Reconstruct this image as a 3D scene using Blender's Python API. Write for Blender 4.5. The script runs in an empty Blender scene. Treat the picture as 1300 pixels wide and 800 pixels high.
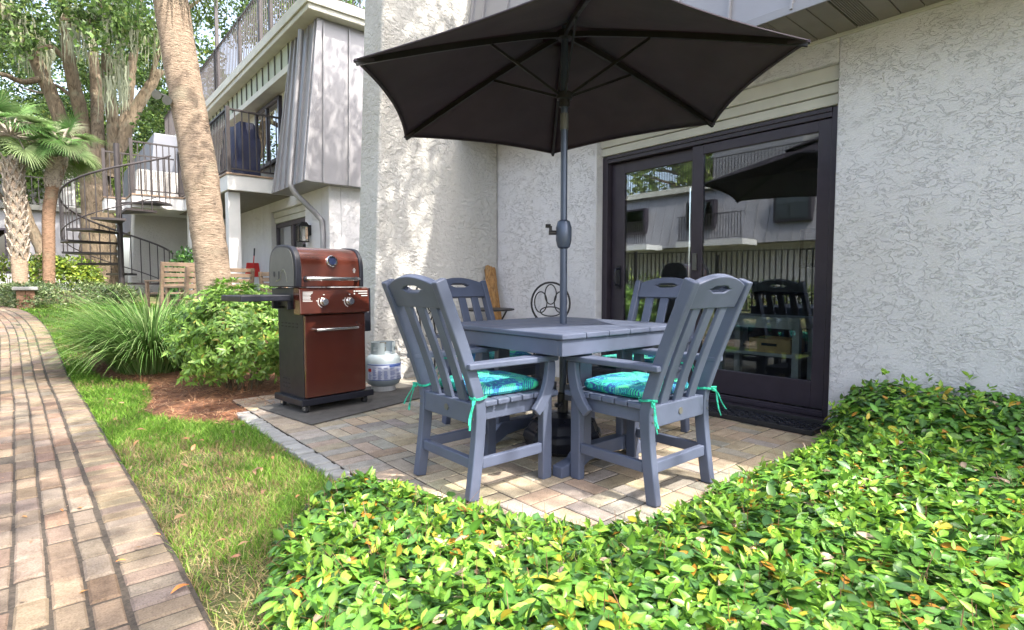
import bpy, bmesh, math, random
import numpy as np
from mathutils import Vector, Matrix
random.seed(7); RNG = np.random.default_rng(7)
PI = math.pi; R = math.radians
SC = bpy.context.scene; COL = SC.collection

# ------------------------------------------------------------------ camera
CH = 0.97; FPX = 700.0; YAW = R(40.5); PIT = math.atan(40/700)
cam_d = bpy.data.cameras.new('Camera'); cam = bpy.data.objects.new('Camera', cam_d); COL.objects.link(cam)
cam.location = (0, 0, CH); cam.rotation_euler = (PI/2-PIT, 0, -YAW)
cam_d.sensor_width = 36; cam_d.lens = FPX/1300*36; cam_d.clip_start = .05; cam_d.clip_end = 1000
SC.camera = cam
_f = Vector((math.sin(YAW)*math.cos(PIT), math.cos(YAW)*math.cos(PIT), -math.sin(PIT)))
_r = Vector((math.cos(YAW), -math.sin(YAW), 0))
_u = Vector((math.sin(YAW)*math.sin(PIT), math.cos(YAW)*math.sin(PIT), math.cos(PIT)))
def P(px, py, d):
    """a measured photo point at depth d, as a world point (survey of the place)"""
    return Vector((0, 0, CH)) + (_f + _r*((px-650)/FPX) - _u*((py-400)/FPX))*d

def tz(x, y):
    s = min(1, max(0, (y-6)/10.0)); return .75*s*s*(3-2*s)
def tz_np(y):
    s = np.clip((y-6)/10.0, 0, 1); return .75*s*s*(3-2*s)

# ------------------------------------------------------------------ materials
MATS = {}
def nmat(name):
    m = bpy.data.materials.new(name); m.use_nodes = True; nt = m.node_tree
    b = nt.nodes['Principled BSDF']; MATS[name] = m
    return m, nt, b
def N(nt, t, **kw):
    n = nt.nodes.new(t)
    for k, v in kw.items():
        if k in n.inputs: n.inputs[k].default_value = v
        else: setattr(n, k, v)
    return n
def ramp(nt, fac, stops, interp='LINEAR'):
    r = nt.nodes.new('ShaderNodeValToRGB'); r.color_ramp.interpolation = interp
    els = r.color_ramp.elements
    while len(els) < len(stops): els.new(.5)
    for e, (p, c) in zip(els, stops):
        e.position = p; e.color = (*c, 1) if len(c) == 3 else c
    nt.links.new(fac, r.inputs['Fac']); return r.outputs['Color']
def mixc(nt, fac, a, b, mode='MIX'):
    m = nt.nodes.new('ShaderNodeMix'); m.data_type = 'RGBA'; m.blend_type = mode
    for sock, v in ((m.inputs['Factor'], fac), (m.inputs['A'], a), (m.inputs['B'], b)):
        pass
    def put(s, v):
        if hasattr(v, 'is_output'): nt.links.new(v, s)
        elif isinstance(v, (int, float)): s.default_value = v
        else: s.default_value = (*v, 1) if len(v) == 3 else v
    put([i for i in m.inputs if i.name == 'Factor' and i.type == 'VALUE'][0], fac)
    put([i for i in m.inputs if i.name == 'A' and i.type == 'RGBA'][0], a)
    put([i for i in m.inputs if i.name == 'B' and i.type == 'RGBA'][0], b)
    return [o for o in m.outputs if o.type == 'RGBA'][0]
def coords(nt, kind='Object', scale=(1, 1, 1), rot=(0, 0, 0)):
    t = nt.nodes.new('ShaderNodeTexCoord'); mp = nt.nodes.new('ShaderNodeMapping')
    mp.inputs['Scale'].default_value = scale; mp.inputs['Rotation'].default_value = rot
    nt.links.new(t.outputs[kind], mp.inputs['Vector']); return mp.outputs['Vector']
def noise(nt, vec, scale, detail=4, rough=.55, dist=0):
    n = N(nt, 'ShaderNodeTexNoise', Scale=scale, Detail=detail, Roughness=rough, Distortion=dist)
    nt.links.new(vec, n.inputs['Vector']); return n.outputs['Fac']
def bump(nt, b, h, strength, dist=.01):
    bp = N(nt, 'ShaderNodeBump', Strength=strength, Distance=dist)
    nt.links.new(h, bp.inputs['Height']); nt.links.new(bp.outputs['Normal'], b.inputs['Normal']); return bp
def math_n(nt, op, a, b=None):
    m = nt.nodes.new('ShaderNodeMath'); m.operation = op
    for i, v in enumerate((a, b)):
        if v is None: continue
        if hasattr(v, 'is_output'): nt.links.new(v, m.inputs[i])
        else: m.inputs[i].default_value = v
    return m.outputs[0]

def simple(name, c, rough=.5, metal=0, var=.15, vscale=6, bs=0, bscale=60, bd=.003, scale=(1, 1, 1), spec=.5, coat=0):
    m, nt, b = nmat(name); v = coords(nt, 'Object', scale)
    f = noise(nt, v, vscale, 5)
    lo = tuple(x*(1-var) for x in c); hi = tuple(min(1, x*(1+var)) for x in c)
    col = ramp(nt, f, [(.3, lo), (.7, hi)])
    nt.links.new(col, b.inputs['Base Color'])
    f2 = noise(nt, v, vscale*2.3, 4)
    rr = N(nt, 'ShaderNodeMapRange'); rr.inputs['To Min'].default_value = max(0.02, rough*.8); rr.inputs['To Max'].default_value = min(1, rough*1.25)
    nt.links.new(f2, rr.inputs['Value']); nt.links.new(rr.outputs['Result'], b.inputs['Roughness'])
    b.inputs['Metallic'].default_value = metal; b.inputs['Specular IOR Level'].default_value = spec
    if coat: b.inputs['Coat Weight'].default_value = coat; b.inputs['Coat Roughness'].default_value = .08
    if bs: bump(nt, b, noise(nt, v, bscale, 5), bs, bd)
    return m

def stucco(name, c, scale=(1, 1, 1.7), k=12, strength=.8, ridged=True):
    m, nt, b = nmat(name); v = coords(nt, 'Object', scale)
    n1 = noise(nt, v, k, 4, .55, .9); n2 = noise(nt, v, k*4.5, 4, .6, .5); n3 = noise(nt, v, k*14, 3, .7)
    msk = ramp(nt, noise(nt, coords(nt, 'Object', (1, 1, 1.3)), 4.5, 4, .6), [(.38, (0, 0, 0)), (.52, (1, 1, 1))])
    if ridged:          # broken trowel ridges on a fairly flat coat
        line = math_n(nt, 'MULTIPLY', ramp(nt, n1, [(.455, (0, 0, 0)), (.495, (1, 1, 1)), (.503, (0, 0, 0))]), msk)
        h = math_n(nt, 'ADD', math_n(nt, 'MULTIPLY', line, .8), math_n(nt, 'ADD', math_n(nt, 'MULTIPLY', n2, .62), math_n(nt, 'MULTIPLY', n3, .25)))
        crev = math_n(nt, 'MULTIPLY', ramp(nt, n1, [(.498, (0, 0, 0)), (.504, (1, 1, 1)), (.511, (0, 0, 0))]), msk)
    else:               # heavy dashed coat
        pl = ramp(nt, n1, [(.42, (0, 0, 0)), (.48, (.6, .6, .6)), (.56, (1, 1, 1))])
        h = math_n(nt, 'ADD', math_n(nt, 'MULTIPLY', pl, .7), math_n(nt, 'ADD', math_n(nt, 'MULTIPLY', n2, .75), math_n(nt, 'MULTIPLY', n3, .22)))
        crev = math_n(nt, 'MULTIPLY', ramp(nt, n2, [(.33, (1, 1, 1)), (.42, (0, 0, 0))]), .6)
    bump(nt, b, h, strength, .016)
    big = noise(nt, coords(nt, 'Object', (1, 1, .45)), 1.3, 6, .6)
    col = ramp(nt, big, [(.25, tuple(x*y for x, y in zip(c, (.88, .86, .82)))), (.5, c), (.75, tuple(min(1, x*1.04) for x in c))])
    st = noise(nt, coords(nt, 'Object', (6, 6, .35)), 1.1, 5, .65)      # faint run marks
    col = mixc(nt, ramp(nt, st, [(.60, (0, 0, 0)), (.72, (.30, .30, .30))]), col, tuple(x*.62 for x in c))
    col = mixc(nt, math_n(nt, 'MULTIPLY', crev, .26), col, (.20, .185, .16))
    nt.links.new(col, b.inputs['Base Color']); b.inputs['Roughness'].default_value = .92; b.inputs['Specular IOR Level'].default_value = .2
    return m

def vcol(name, rough=.6, transl=0, spec=.4, bs=0, bscale=80, var=0.0, coat=0):
    """colour comes from the mesh's own per-brick / per-leaf attribute"""
    m, nt, b = nmat(name); a = nt.nodes.new('ShaderNodeVertexColor'); a.layer_name = 'Col'
    col = a.outputs['Color']
    if var:
        f = noise(nt, coords(nt, 'Object'), 14, 6, .65); f3 = noise(nt, coords(nt, 'Object'), 160, 3, .7)
        col = mixc(nt, var, col, ramp(nt, f, [(.3, (.62, .59, .55)), (.55, (1, 1, 1)), (.7, (1.08, 1.05, 1.0))]), 'MULTIPLY')
        col = mixc(nt, var, col, ramp(nt, f3, [(.32, (.6, .58, .55)), (.5, (1, 1, 1)), (.68, (1.3, 1.28, 1.25))]), 'MULTIPLY')
    nt.links.new(col, b.inputs['Base Color']); b.inputs['Roughness'].default_value = rough; b.inputs['Specular IOR Level'].default_value = spec
    if coat: b.inputs['Coat Weight'].default_value = coat
    if bs: bump(nt, b, noise(nt, coords(nt, 'Object'), bscale, 5, .7), bs, .004)
    if transl:
        t = nt.nodes.new('ShaderNodeBsdfTranslucent'); nt.links.new(col, t.inputs['Color'])
        mx = nt.nodes.new('ShaderNodeMixShader'); mx.inputs[0].default_value = transl
        nt.links.new(b.outputs[0], mx.inputs[1]); nt.links.new(t.outputs[0], mx.inputs[2])
        nt.links.new(mx.outputs[0], nt.nodes['Material Output'].inputs['Surface'])
    return m

def glass(name, tint=(.62, .72, .74), mul=2.2, rough=.0):
    m, nt, b = nmat(name); nt.nodes.remove(b)
    tr = N(nt, 'ShaderNodeBsdfTransparent'); tr.inputs['Color'].default_value = (*tint, 1)
    gl = N(nt, 'ShaderNodeBsdfGlossy'); gl.inputs['Roughness'].default_value = rough; gl.inputs['Color'].default_value = (.95, .97, 1, 1)
    fr = N(nt, 'ShaderNodeFresnel', IOR=1.5)
    k = math_n(nt, 'MINIMUM', math_n(nt, 'MULTIPLY', fr.outputs[0], mul), 1.0)
    mx = nt.nodes.new('ShaderNodeMixShader'); nt.links.new(k, mx.inputs[0])
    nt.links.new(tr.outputs[0], mx.inputs[1]); nt.links.new(gl.outputs[0], mx.inputs[2])
    nt.links.new(mx.outputs[0], nt.nodes['Material Output'].inputs['Surface'])
    return m

M_stucco = stucco('stucco', (.74, .73, .75), (1, 1, 1.9), 14, .72)
M_stucco2 = stucco('rough_stucco', (.57, .56, .54), (1, 1, 1.2), 17, .9, False)
M_poly = simple('slate_lumber', (.086, .104, .160), .44, 0, .17, 4, .16, 40, .002, (1, 1, 1))
M_metalroof = simple('grey_metal_siding', (.30, .295, .315), .42, .25, .10, 2, .05, 6, .01)
M_green = simple('sage_panel', (.42, .46, .36), .6, 0, .08, 3)
M_trim = simple('cream_trim', (.55, .54, .48), .55, 0, .08, 4, .05, 30, .002)
M_white = simple('white_paint', (.66, .66, .66), .5, 0, .07, 4, .05, 30, .002)
M_soffit = simple('soffit_vinyl', (.22, .195, .17), .55, 0, .12, 4, .08, 90, .002)
M_bronze = simple('bronze_aluminium', (.044, .036, .050), .35, .2, .15, 6)
M_iron = simple('black_iron', (.028, .026, .026), .45, .4, .2, 8)
M_rail = simple('dark_railing', (.050, .043, .045), .45, .2, .2, 6)
M_brown = simple('brown_enamel', (.084, .021, .013), .22, .25, .18, 2.5, .03, 8, .004, coat=.8)
M_blackp = simple('black_panel', (.011, .012, .020), .42, .1, .2, 5, .05, 60, .002)
M_greyp = simple('lid_side_grey', (.13, .13, .12), .5, .3, .15, 6)
M_chrome = simple('chrome', (.72, .72, .72), .16, 1, .05, 6)
M_dark = simple('dark_rubber', (.02, .02, .022), .7, 0, .2, 12, .3, 120, .002)
M_mat = simple('rubber_mat', (.085, .08, .075), .9, 0, .25, 9, .5, 150, .004)
M_base = simple('black_resin', (.016, .018, .028), .28, 0, .2, 5, .06, 20, .004)
M_pole = simple('grey_pole', (.075, .095, .14), .32, .4, .08, 6)
M_tank = simple('tank_steel', (.30, .35, .38), .42, .1, .10, 6, .06, 25, .003)
M_label = simple('tank_label', (.50, .53, .64), .5, 0, .06, 8)
M_blue = simple('print_blue', (.045, .09, .30), .5, 0, .08, 8)
M_dial = simple('dial_face', (.012, .02, .06), .3)
M_slate = simple('slate_siding', (.19, .20, .235), .5, .1, .1, 2)
M_red = simple('print_red', (.42, .02, .015), .5, 0, .1, 8)
M_ink = simple('print_grey', (.15, .19, .40), .5, 0, .1, 8)
M_pale = simple('pale_print', (.55, .55, .55), .5, 0, .1, 8)
M_concrete = simple('concrete', (.30, .30, .29), .95, 0, .22, 8, .6, 60, .006)
M_wood = simple('teak_wood', (.24, .17, .12), .65, 0, .2, 4, .2, 30, .003, (1, 1, 8))
M_navy = simple('navy_cover', (.012, .016, .05), .55, 0, .3, 3, .3, 6, .03)
M_redp = simple('red_plastic', (.55, .02, .015), .4)
M_intwall = simple('interior_wall', (.50, .50, .50), .9, 0, .06, 3)
M_intfloor = simple('interior_floor', (.09, .065, .05), .4, 0, .2, 3)
M_console = simple('grey_console', (.55, .53, .47), .6, 0, .15, 8)
M_crate = simple('honey_wood', (.68, .42, .16), .55, 0, .15, 8)
M_glass = glass('door_glass', (.86, .92, .94), 2.2)
M_glass2 = glass('tinted_glass', (.30, .34, .36), 2.5)
M_lantern = glass('lantern_glass', (.85, .85, .82), 1.5)
M_leaf = vcol('leaf', .38, .22, .5)
M_leafd = vcol('tree_leaf', .5, .35, .4)
M_grass = vcol('grass_blade', .6, .35, .3)
M_brick = vcol('brick', .9, 0, .2, .5, 110, .75)
M_straw = vcol('straw', .9, 0, .2)
M_bloom = simple('dry_leaf', (.55, .20, .05), .7, 0, .3, 20)

def bark(name, c, sc=(1, 1, .25), k=14, strength=1.0, dist=.05, c2=None):
    m, nt, b = nmat(name); v = coords(nt, 'Object', sc)
    n1 = noise(nt, v, k, 6, .7, .8)
    c2 = c2 or tuple(x*.35 for x in c)
    col = ramp(nt, n1, [(.32, c2), (.5, c), (.72, tuple(min(1, x*1.35) for x in c))])
    lich = noise(nt, coords(nt, 'Object'), 3.5, 5)
    col = mixc(nt, ramp(nt, lich, [(.55, (0, 0, 0)), (.7, (.45, .45, .45))]), col, (.22, .23, .17))
    nt.links.new(col, b.inputs['Base Color']); b.inputs['Roughness'].default_value = .95; b.inputs['Specular IOR Level'].default_value = .15
    bump(nt, b, n1, strength, dist); return m
M_bark = bark('oak_bark', (.165, .130, .092))
M_palm = bark('palm_bark', (.37, .285, .215), (1, 1, 6.5), 11, 1.0, .04, (.13, .09, .06))
M_palmr = bark('red_palm_bark', (.24, .155, .105), (1, 1, 3), 12, 1, .03)
M_boot = bark('palm_boot', (.30, .26, .22), (1, 1, 1), 16, .8, .02)
M_drift = bark('split_log', (.40, .22, .09), (14, 14, .6), 4, 1.0, .03, (.12, .06, .03))

def fabric_umbrella():
    m, nt, b = nmat('charcoal_canvas'); v = coords(nt, 'Object')
    f = noise(nt, v, 3.5, 5); col = ramp(nt, f, [(.3, (.070, .060, .078)), (.7, (.090, .078, .098))])
    nt.links.new(col, b.inputs['Base Color']); b.inputs['Roughness'].default_value = .9; b.inputs['Specular IOR Level'].default_value = .15
    w = noise(nt, v, 5, 3); bump(nt, b, w, .25, .02)
    t = nt.nodes.new('ShaderNodeBsdfTranslucent'); t.inputs['Color'].default_value = (.12, .07, .075, 1)
    mx = nt.nodes.new('ShaderNodeMixShader'); mx.inputs[0].default_value = .22
    nt.links.new(b.outputs[0], mx.inputs[1]); nt.links.new(t.outputs[0], mx.inputs[2])
    nt.links.new(mx.outputs[0], nt.nodes['Material Output'].inputs['Surface']); return m
M_canvas = fabric_umbrella()

def cushion_mat():
    m, nt, b = nmat('palm_print_fabric')
    v = coords(nt, 'Object', (1, 1, 1), (0, 0, R(25)))
    vo = N(nt, 'ShaderNodeTexVoronoi', Scale=17.0); nt.links.new(v, vo.inputs['Vector'])
    # fronds: striped leaves whose angle changes from cell to cell
    sep = nt.nodes.new('ShaderNodeSeparateXYZ'); nt.links.new(v, sep.inputs[0])
    sc = nt.nodes.new('ShaderNodeSeparateColor'); nt.links.new(vo.outputs['Color'], sc.inputs[0])
    ang = math_n(nt, 'MULTIPLY', sc.outputs[0], 6.28)
    u = math_n(nt, 'ADD', math_n(nt, 'MULTIPLY', sep.outputs[0], math_n(nt, 'COSINE', ang)), math_n(nt, 'MULTIPLY', sep.outputs[1], math_n(nt, 'SINE', ang)))
    st = math_n(nt, 'SINE', math_n(nt, 'MULTIPLY', u, 640.0))
    base = ramp(nt, sc.outputs[1], [(0, (.01, .13, .30)), (.3, (.008, .34, .26)), (.55, (.03, .50, .24)), (.8, (.03, .20, .42)), (1, (.12, .55, .16))], 'CONSTANT')
    alt = ramp(nt, sc.outputs[2], [(0, (.015, .06, .22)), (.4, (.0, .17, .17)), (.7, (.10, .48, .30)), (1, (.35, .62, .45))], 'CONSTANT')
    col = mixc(nt, ramp(nt, math_n(nt, 'ADD', math_n(nt, 'MULTIPLY', st, .5), .5), [(.4, (0, 0, 0)), (.6, (1, 1, 1))]), base, alt)
    n1 = noise(nt, v, 60, 4); col = mixc(nt, ramp(nt, n1, [(.56, (0, 0, 0)), (.6, (.8, .8, .8))]), col, (.05, .50, .42))
    nt.links.new(col, b.inputs['Base Color']); b.inputs['Roughness'].default_value = .85
    bump(nt, b, noise(nt, v, 300, 2), .2, .001); return m
M_cush = cushion_mat()
M_tie = simple('tie_fabric', (.02, .36, .24), .8, 0, .5, 60)

def ground_mat():
    m, nt, b = nmat('lawn_soil'); v = coords(nt, 'Object')
    f = noise(nt, v, 1.1, 5, .6); g = noise(nt, v, 35, 5, .7)
    col = ramp(nt, f, [(.35, (.07, .10, .025)), (.52, (.12, .12, .045)), (.66, (.23, .17, .095))])
    col = mixc(nt, .6, col, ramp(nt, g, [(.3, (.35, .3, .25)), (.6, (1, 1, 1)), (.75, (1.5, 1.4, 1.1))]), 'MULTIPLY')
    nt.links.new(col, b.inputs['Base Color']); b.inputs['Roughness'].default_value = .95
    bump(nt, b, g, .8, .02); return m
M_ground = ground_mat()
M_mulch = simple('mulch', (.17, .075, .04), .95, 0, .5, 25, .9, 60, .02)
M_dirt = simple('joint_dirt', (.055, .044, .034), .98, 0, .5, 60, .8, 120, .006)

# ------------------------------------------------------------------ mesh builder
class MB:
    def __init__(s): s.v = []; s.f = []; s.c = []
    def add(s, vs, fs, col=None):
        o = len(s.v); s.v += [tuple(v) for v in vs]; s.f += [tuple(i+o for i in f) for f in fs]; s.c += [col]*len(fs)
    def box(s, c, size, rot=None, col=None):
        x, y, z = (k/2 for k in size); vs = []
        for sx in (-1, 1):
            for sy in (-1, 1):
                for sz in (-1, 1):
                    p = Vector((sx*x, sy*y, sz*z))
                    if rot is not None: p = rot @ p
                    vs.append(p+Vector(c))
        s.add(vs, [(0, 1, 3, 2), (4, 6, 7, 5), (0, 4, 5, 1), (2, 3, 7, 6), (0, 2, 6, 4), (1, 5, 7, 3)], col); return s
    def bx(s, x0, x1, y0, y1, z0, z1, col=None): return s.box(((x0+x1)/2, (y0+y1)/2, (z0+z1)/2), (x1-x0, y1-y0, z1-z0), None, col)
    def bar(s, a, b, w, h, up=(0, 0, 1)):
        a, b = Vector(a), Vector(b); d = (b-a); L = d.length; d.normalize(); up = Vector(up)
        if abs(d.dot(up)) > .99: up = Vector((0, 1, 0))
        sd = d.cross(up).normalized(); u2 = sd.cross(d)
        rot = Matrix((sd, d, u2)).transposed(); return s.box((a+b)/2, (w, L, h), rot)
    def tube(s, pts, rad, n=8, cap=True, ell=1.0):
        pts = [Vector(p) for p in pts]; m = len(pts)
        if not hasattr(rad, '__len__'): rad = [rad]*m
        ref = None; vs = []
        for i, p in enumerate(pts):
            t = (pts[min(i+1, m-1)]-pts[max(i-1, 0)]).normalized()
            if ref is None:
                ref = Vector((0, 0, 1)) if abs(t.z) < .9 else Vector((1, 0, 0))
            a = (ref-t*ref.dot(t)).normalized(); b = t.cross(a); ref = a
            for k in range(n):
                th = 2*PI*k/n; vs.append(p+(a*math.cos(th)+b*math.sin(th)*ell)*rad[i])
        fs = [(i*n+k, i*n+(k+1) % n, (i+1)*n+(k+1) % n, (i+1)*n+k) for i in range(m-1) for k in range(n)]
        if cap: fs += [tuple(range(n-1, -1, -1)), tuple((m-1)*n+k for k in range(n))]
        s.add(vs, fs); return s
    def lathe(s, prof, c=(0, 0, 0), n=24, axis='z', a0=0):
        vs = []; m = len(prof)
        for r, z in prof:
            for k in range(n):
                th = 2*PI*k/n+a0; p = (r*math.cos(th), r*math.sin(th), z)
                if axis == 'y': p = (p[0], -p[2], p[1])
                if axis == 'x': p = (p[2], p[0], p[1])
                vs.append(Vector(p)+Vector(c))
        fs = [(i*n+k, i*n+(k+1) % n, (i+1)*n+(k+1) % n, (i+1)*n+k) for i in range(m-1) for k in range(n)]
        fs += [tuple(range(n-1, -1, -1)), tuple((m-1)*n+k for k in range(n))]
        s.add(vs, fs); return s
    def prism(s, poly, ax, t0, t1):
        """2D polygon extruded along axis ax ('x': poly=(y,z); 'y': (x,z); 'z': (x,y))"""
        def mk(p, t): return {'x': (t, p[0], p[1]), 'y': (p[0], t, p[1]), 'z': (p[0], p[1], t)}[ax]
        n = len(poly); vs = [mk(p, t0) for p in poly]+[mk(p, t1) for p in poly]
        s.add(vs, [tuple(range(n-1, -1, -1)), tuple(range(n, 2*n))]+[(i, (i+1) % n, n+(i+1) % n, n+i) for i in range(n)]); return s
    def strap(s, line, w, ax, t0, t1):
        """side-profile board: polyline (a,b) with width list, extruded along ax"""
        L = [Vector((p[0], p[1])) for p in line]; m = len(L); a = []; b = []
        if not hasattr(w, '__len__'): w = [w]*m
        for i, p in enumerate(L):
            d = (L[min(i+1, m-1)]-L[max(i-1, 0)]).normalized(); n = Vector((-d.y, d.x)); a.append(p+n*w[i]/2); b.append(p-n*w[i]/2)
        for i in range(m-1): pass
        def mk(p, t): return {'x': (t, p[0], p[1]), 'y': (p[0], t, p[1]), 'z': (p[0], p[1], t)}[ax]
        vs = [mk(q, t) for i in range(m) for q in (a[i], b[i]) for t in (t0, t1)]  # 4 per station
        fs = []
        for i in range(m-1):
            o = i*4; q = o+4
            fs += [(o, o+1, q+1, q), (o+2, q+2, q+3, o+3), (o, q, q+2, o+2), (o+1, o+3, q+3, q+1)]
        fs += [(0, 2, 3, 1), ((m-1)*4, (m-1)*4+1, (m-1)*4+3, (m-1)*4+2)]
        s.add(vs, fs); return s
    def build(s, name, m, parent=None, bevel=0, smooth=False, seg=2, solid=0, rel=True):
        me = bpy.data.meshes.new(name)
        off = Vector((0, 0, 0))
        if parent is not None and rel:
            p = parent
            while p is not None: off += p.location; p = p.parent
        me.from_pydata([(v[0]-off.x, v[1]-off.y, v[2]-off.z) for v in s.v], [], s.f)
        bm = bmesh.new(); bm.from_mesh(me); bmesh.ops.recalc_face_normals(bm, faces=bm.faces[:]); 
        if any(c is not None for c in s.c):
            lay = bm.loops.layers.float_color.new('Col')
            bm.faces.ensure_lookup_table()
            for i, f in enumerate(bm.faces):
                c = s.c[i] or (.5, .5, .5)
                for l in f.loops: l[lay] = (*c, 1)
        bm.to_mesh(me); bm.free()
        if smooth:
            me.polygons.foreach_set('use_smooth', [True]*len(me.polygons))
            me.set_sharp_from_angle(angle=R(38))
        me.materials.append(m); o = bpy.data.objects.new(name, me); COL.objects.link(o)
        if parent is not None: o.parent = parent
        if solid:
            q = o.modifiers.new('solid', 'SOLIDIFY'); q.thickness = solid; q.offset = 0
        if bevel:
            q = o.modifiers.new('bevel', 'BEVEL'); q.width = bevel; q.segments = seg; q.limit_method = 'ANGLE'; q.angle_limit = R(40); q.harden_normals = False
        return o

def np_mesh(name, verts, faces, m, cols=None, parent=None, smooth=False):
    """verts (n,3), faces (k,3|4) arrays, cols per vertex"""
    me = bpy.data.meshes.new(name); k = faces.shape[1]
    me.vertices.add(len(verts)); me.vertices.foreach_set('co', np.ascontiguousarray(verts, dtype=np.float32).ravel())
    me.loops.add(faces.size); me.loops.foreach_set('vertex_index', np.ascontiguousarray(faces, dtype=np.int32).ravel())
    me.polygons.add(len(faces)); me.polygons.foreach_set('loop_start', np.arange(0, faces.size, k, dtype=np.int32))
    me.update(calc_edges=True)
    if cols is not None:
        a = me.color_attributes.new('Col', 'FLOAT_COLOR', 'POINT')
        c4 = np.ones((len(verts), 4), np.float32); c4[:, :3] = cols; a.data.foreach_set('color', c4.ravel())
    if smooth: me.polygons.foreach_set('use_smooth', np.ones(len(faces), bool))
    me.validate(); me.materials.append(m)
    o = bpy.data.objects.new(name, me); COL.objects.link(o)
    if parent is not None: o.parent = parent
    return o

def tag(o, label=None, cat=None, group=None, kind=None):
    if label: o['label'] = label
    if cat: o['category'] = cat
    if group: o['group'] = group
    if kind: o['kind'] = kind
    return o
def empty(name, loc=(0, 0, 0), label=None, cat=None, group=None, rz=0):
    o = bpy.data.objects.new(name, None); COL.objects.link(o); o.location = loc; o.rotation_euler = (0, 0, rz); o.empty_display_size = .1
    return tag(o, label, cat, group)
def copy_tree(o, parent=None):
    c = o.copy(); COL.objects.link(c)
    if parent is not None: c.parent = parent
    for ch in [x for x in bpy.data.objects if x.parent == o]: copy_tree(ch, c)
    return c

def norm(a): return a/np.maximum(1e-9, np.linalg.norm(a, axis=-1, keepdims=True))
def leaf_arrays(pos, dirs, nor, L, W, col, fold=.25, curl=.15, vein=1.25):
    """folded pointed leaves: base, two shoulders, midrib, tip -> 4 triangles each"""
    n = len(pos); dirs = norm(dirs); side = norm(np.cross(dirs, nor)); up = norm(np.cross(side, dirs))
    L = np.broadcast_to(L, (n,))[:, None]; W = np.broadcast_to(W, (n,))[:, None]
    v = np.empty((n, 5, 3)); v[:, 0] = pos
    v[:, 1] = pos+dirs*L*.45+side*W*.5+up*W*fold; v[:, 2] = pos+dirs*L*.45-side*W*.5+up*W*fold
    v[:, 3] = pos+dirs*L*.5; v[:, 4] = pos+dirs*L-up*L*curl
    f = np.array([(0, 1, 3), (1, 4, 3), (4, 2, 3), (2, 0, 3)])
    F = (np.arange(n)[:, None, None]*5+f[None]).reshape(-1, 3)
    c = np.repeat(col[:, None, :], 5, 1); c[:, 3] = np.clip(c[:, 3]*vein, 0, 1); c[:, 0] = np.clip(c[:, 0]*vein, 0, 1)
    return v.reshape(-1, 3), F, c.reshape(-1, 3)
def oval_leaves(pos, dirs, nor, L, W, col, fold=.2, curl=.12, vein=1.3):
    """elliptic leaves with a folded midrib: 8 outline/midrib points, 8 triangles"""
    n = len(pos); dirs = norm(dirs); side = norm(np.cross(dirs, nor)); up = norm(np.cross(side, dirs))
    L = np.broadcast_to(L, (n,))[:, None]; W = np.broadcast_to(W, (n,))[:, None]
    cv = RNG.uniform(.2, 1.6, (n, 1))*curl
    def at(t, s, h): return pos+dirs*L*t+side*W*s*.5+up*(W*h-L*cv*t*t)
    v = np.stack([at(0, 0, 0), at(.22, .78, fold*.7), at(.22, -.78, fold*.7), at(.3, 0, 0), at(.62, .86, fold), at(.62, -.86, fold), at(.66, 0, .02), at(1, 0, .04), at(.42, 1.0, fold*1.0), at(.42, -1.0, fold*1.0)], 1)
    f = np.array([(0, 1, 3), (2, 0, 3), (1, 8, 3), (9, 2, 3), (8, 4, 6), (8, 6, 3), (5, 9, 6), (9, 3, 6), (4, 7, 6), (7, 5, 6)])
    F = (np.arange(n)[:, None, None]*10+f[None]).reshape(-1, 3)
    c = np.repeat(col[:, None, :], 10, 1)
    for k in (0, 3, 6): c[:, k] = np.clip(c[:, k]*vein, 0, 1)
    return v.reshape(-1, 3), F, c.reshape(-1, 3)
def cat_arrays(lst):
    V = []; F = []; C = []; o = 0
    for v, f, c in lst: V.append(v); F.append(f+o); C.append(c); o += len(v)
    return np.concatenate(V), np.concatenate(F), np.concatenate(C)
def rand_dirs(n): return norm(RNG.normal(size=(n, 3)))
def palette(n, cols, probs=None, jit=.18):
    idx = RNG.choice(len(cols), n, p=probs); c = np.array(cols)[idx]
    return np.clip(c*(1+RNG.normal(0, jit, (n, 1))), 0.004, 1)
def in_poly(x, y, poly):
    r = np.zeros(len(x), bool); j = len(poly)-1
    for i in range(len(poly)):
        xi, yi = poly[i]; xj, yj = poly[j]
        r ^= ((yi > y) != (yj > y)) & (x < (xj-xi)*(y-yi)/(yj-yi+1e-12)+xi); j = i
    return r
def vnoise(x, y, s, seed=0):
    """smooth 2-D value noise 0..1"""
    g = np.random.default_rng(seed).random((64, 64)); X = x*s; Y = y*s
    i = np.floor(X).astype(int); j = np.floor(Y).astype(int); a = X-i; b = Y-j; a = a*a*(3-2*a); b = b*b*(3-2*b)
    q = lambda ii, jj: g[ii % 64, jj % 64]
    return (q(i, j)*(1-a)+q(i+1, j)*a)*(1-b)+(q(i, j+1)*(1-a)+q(i+1, j+1)*a)*b

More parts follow.
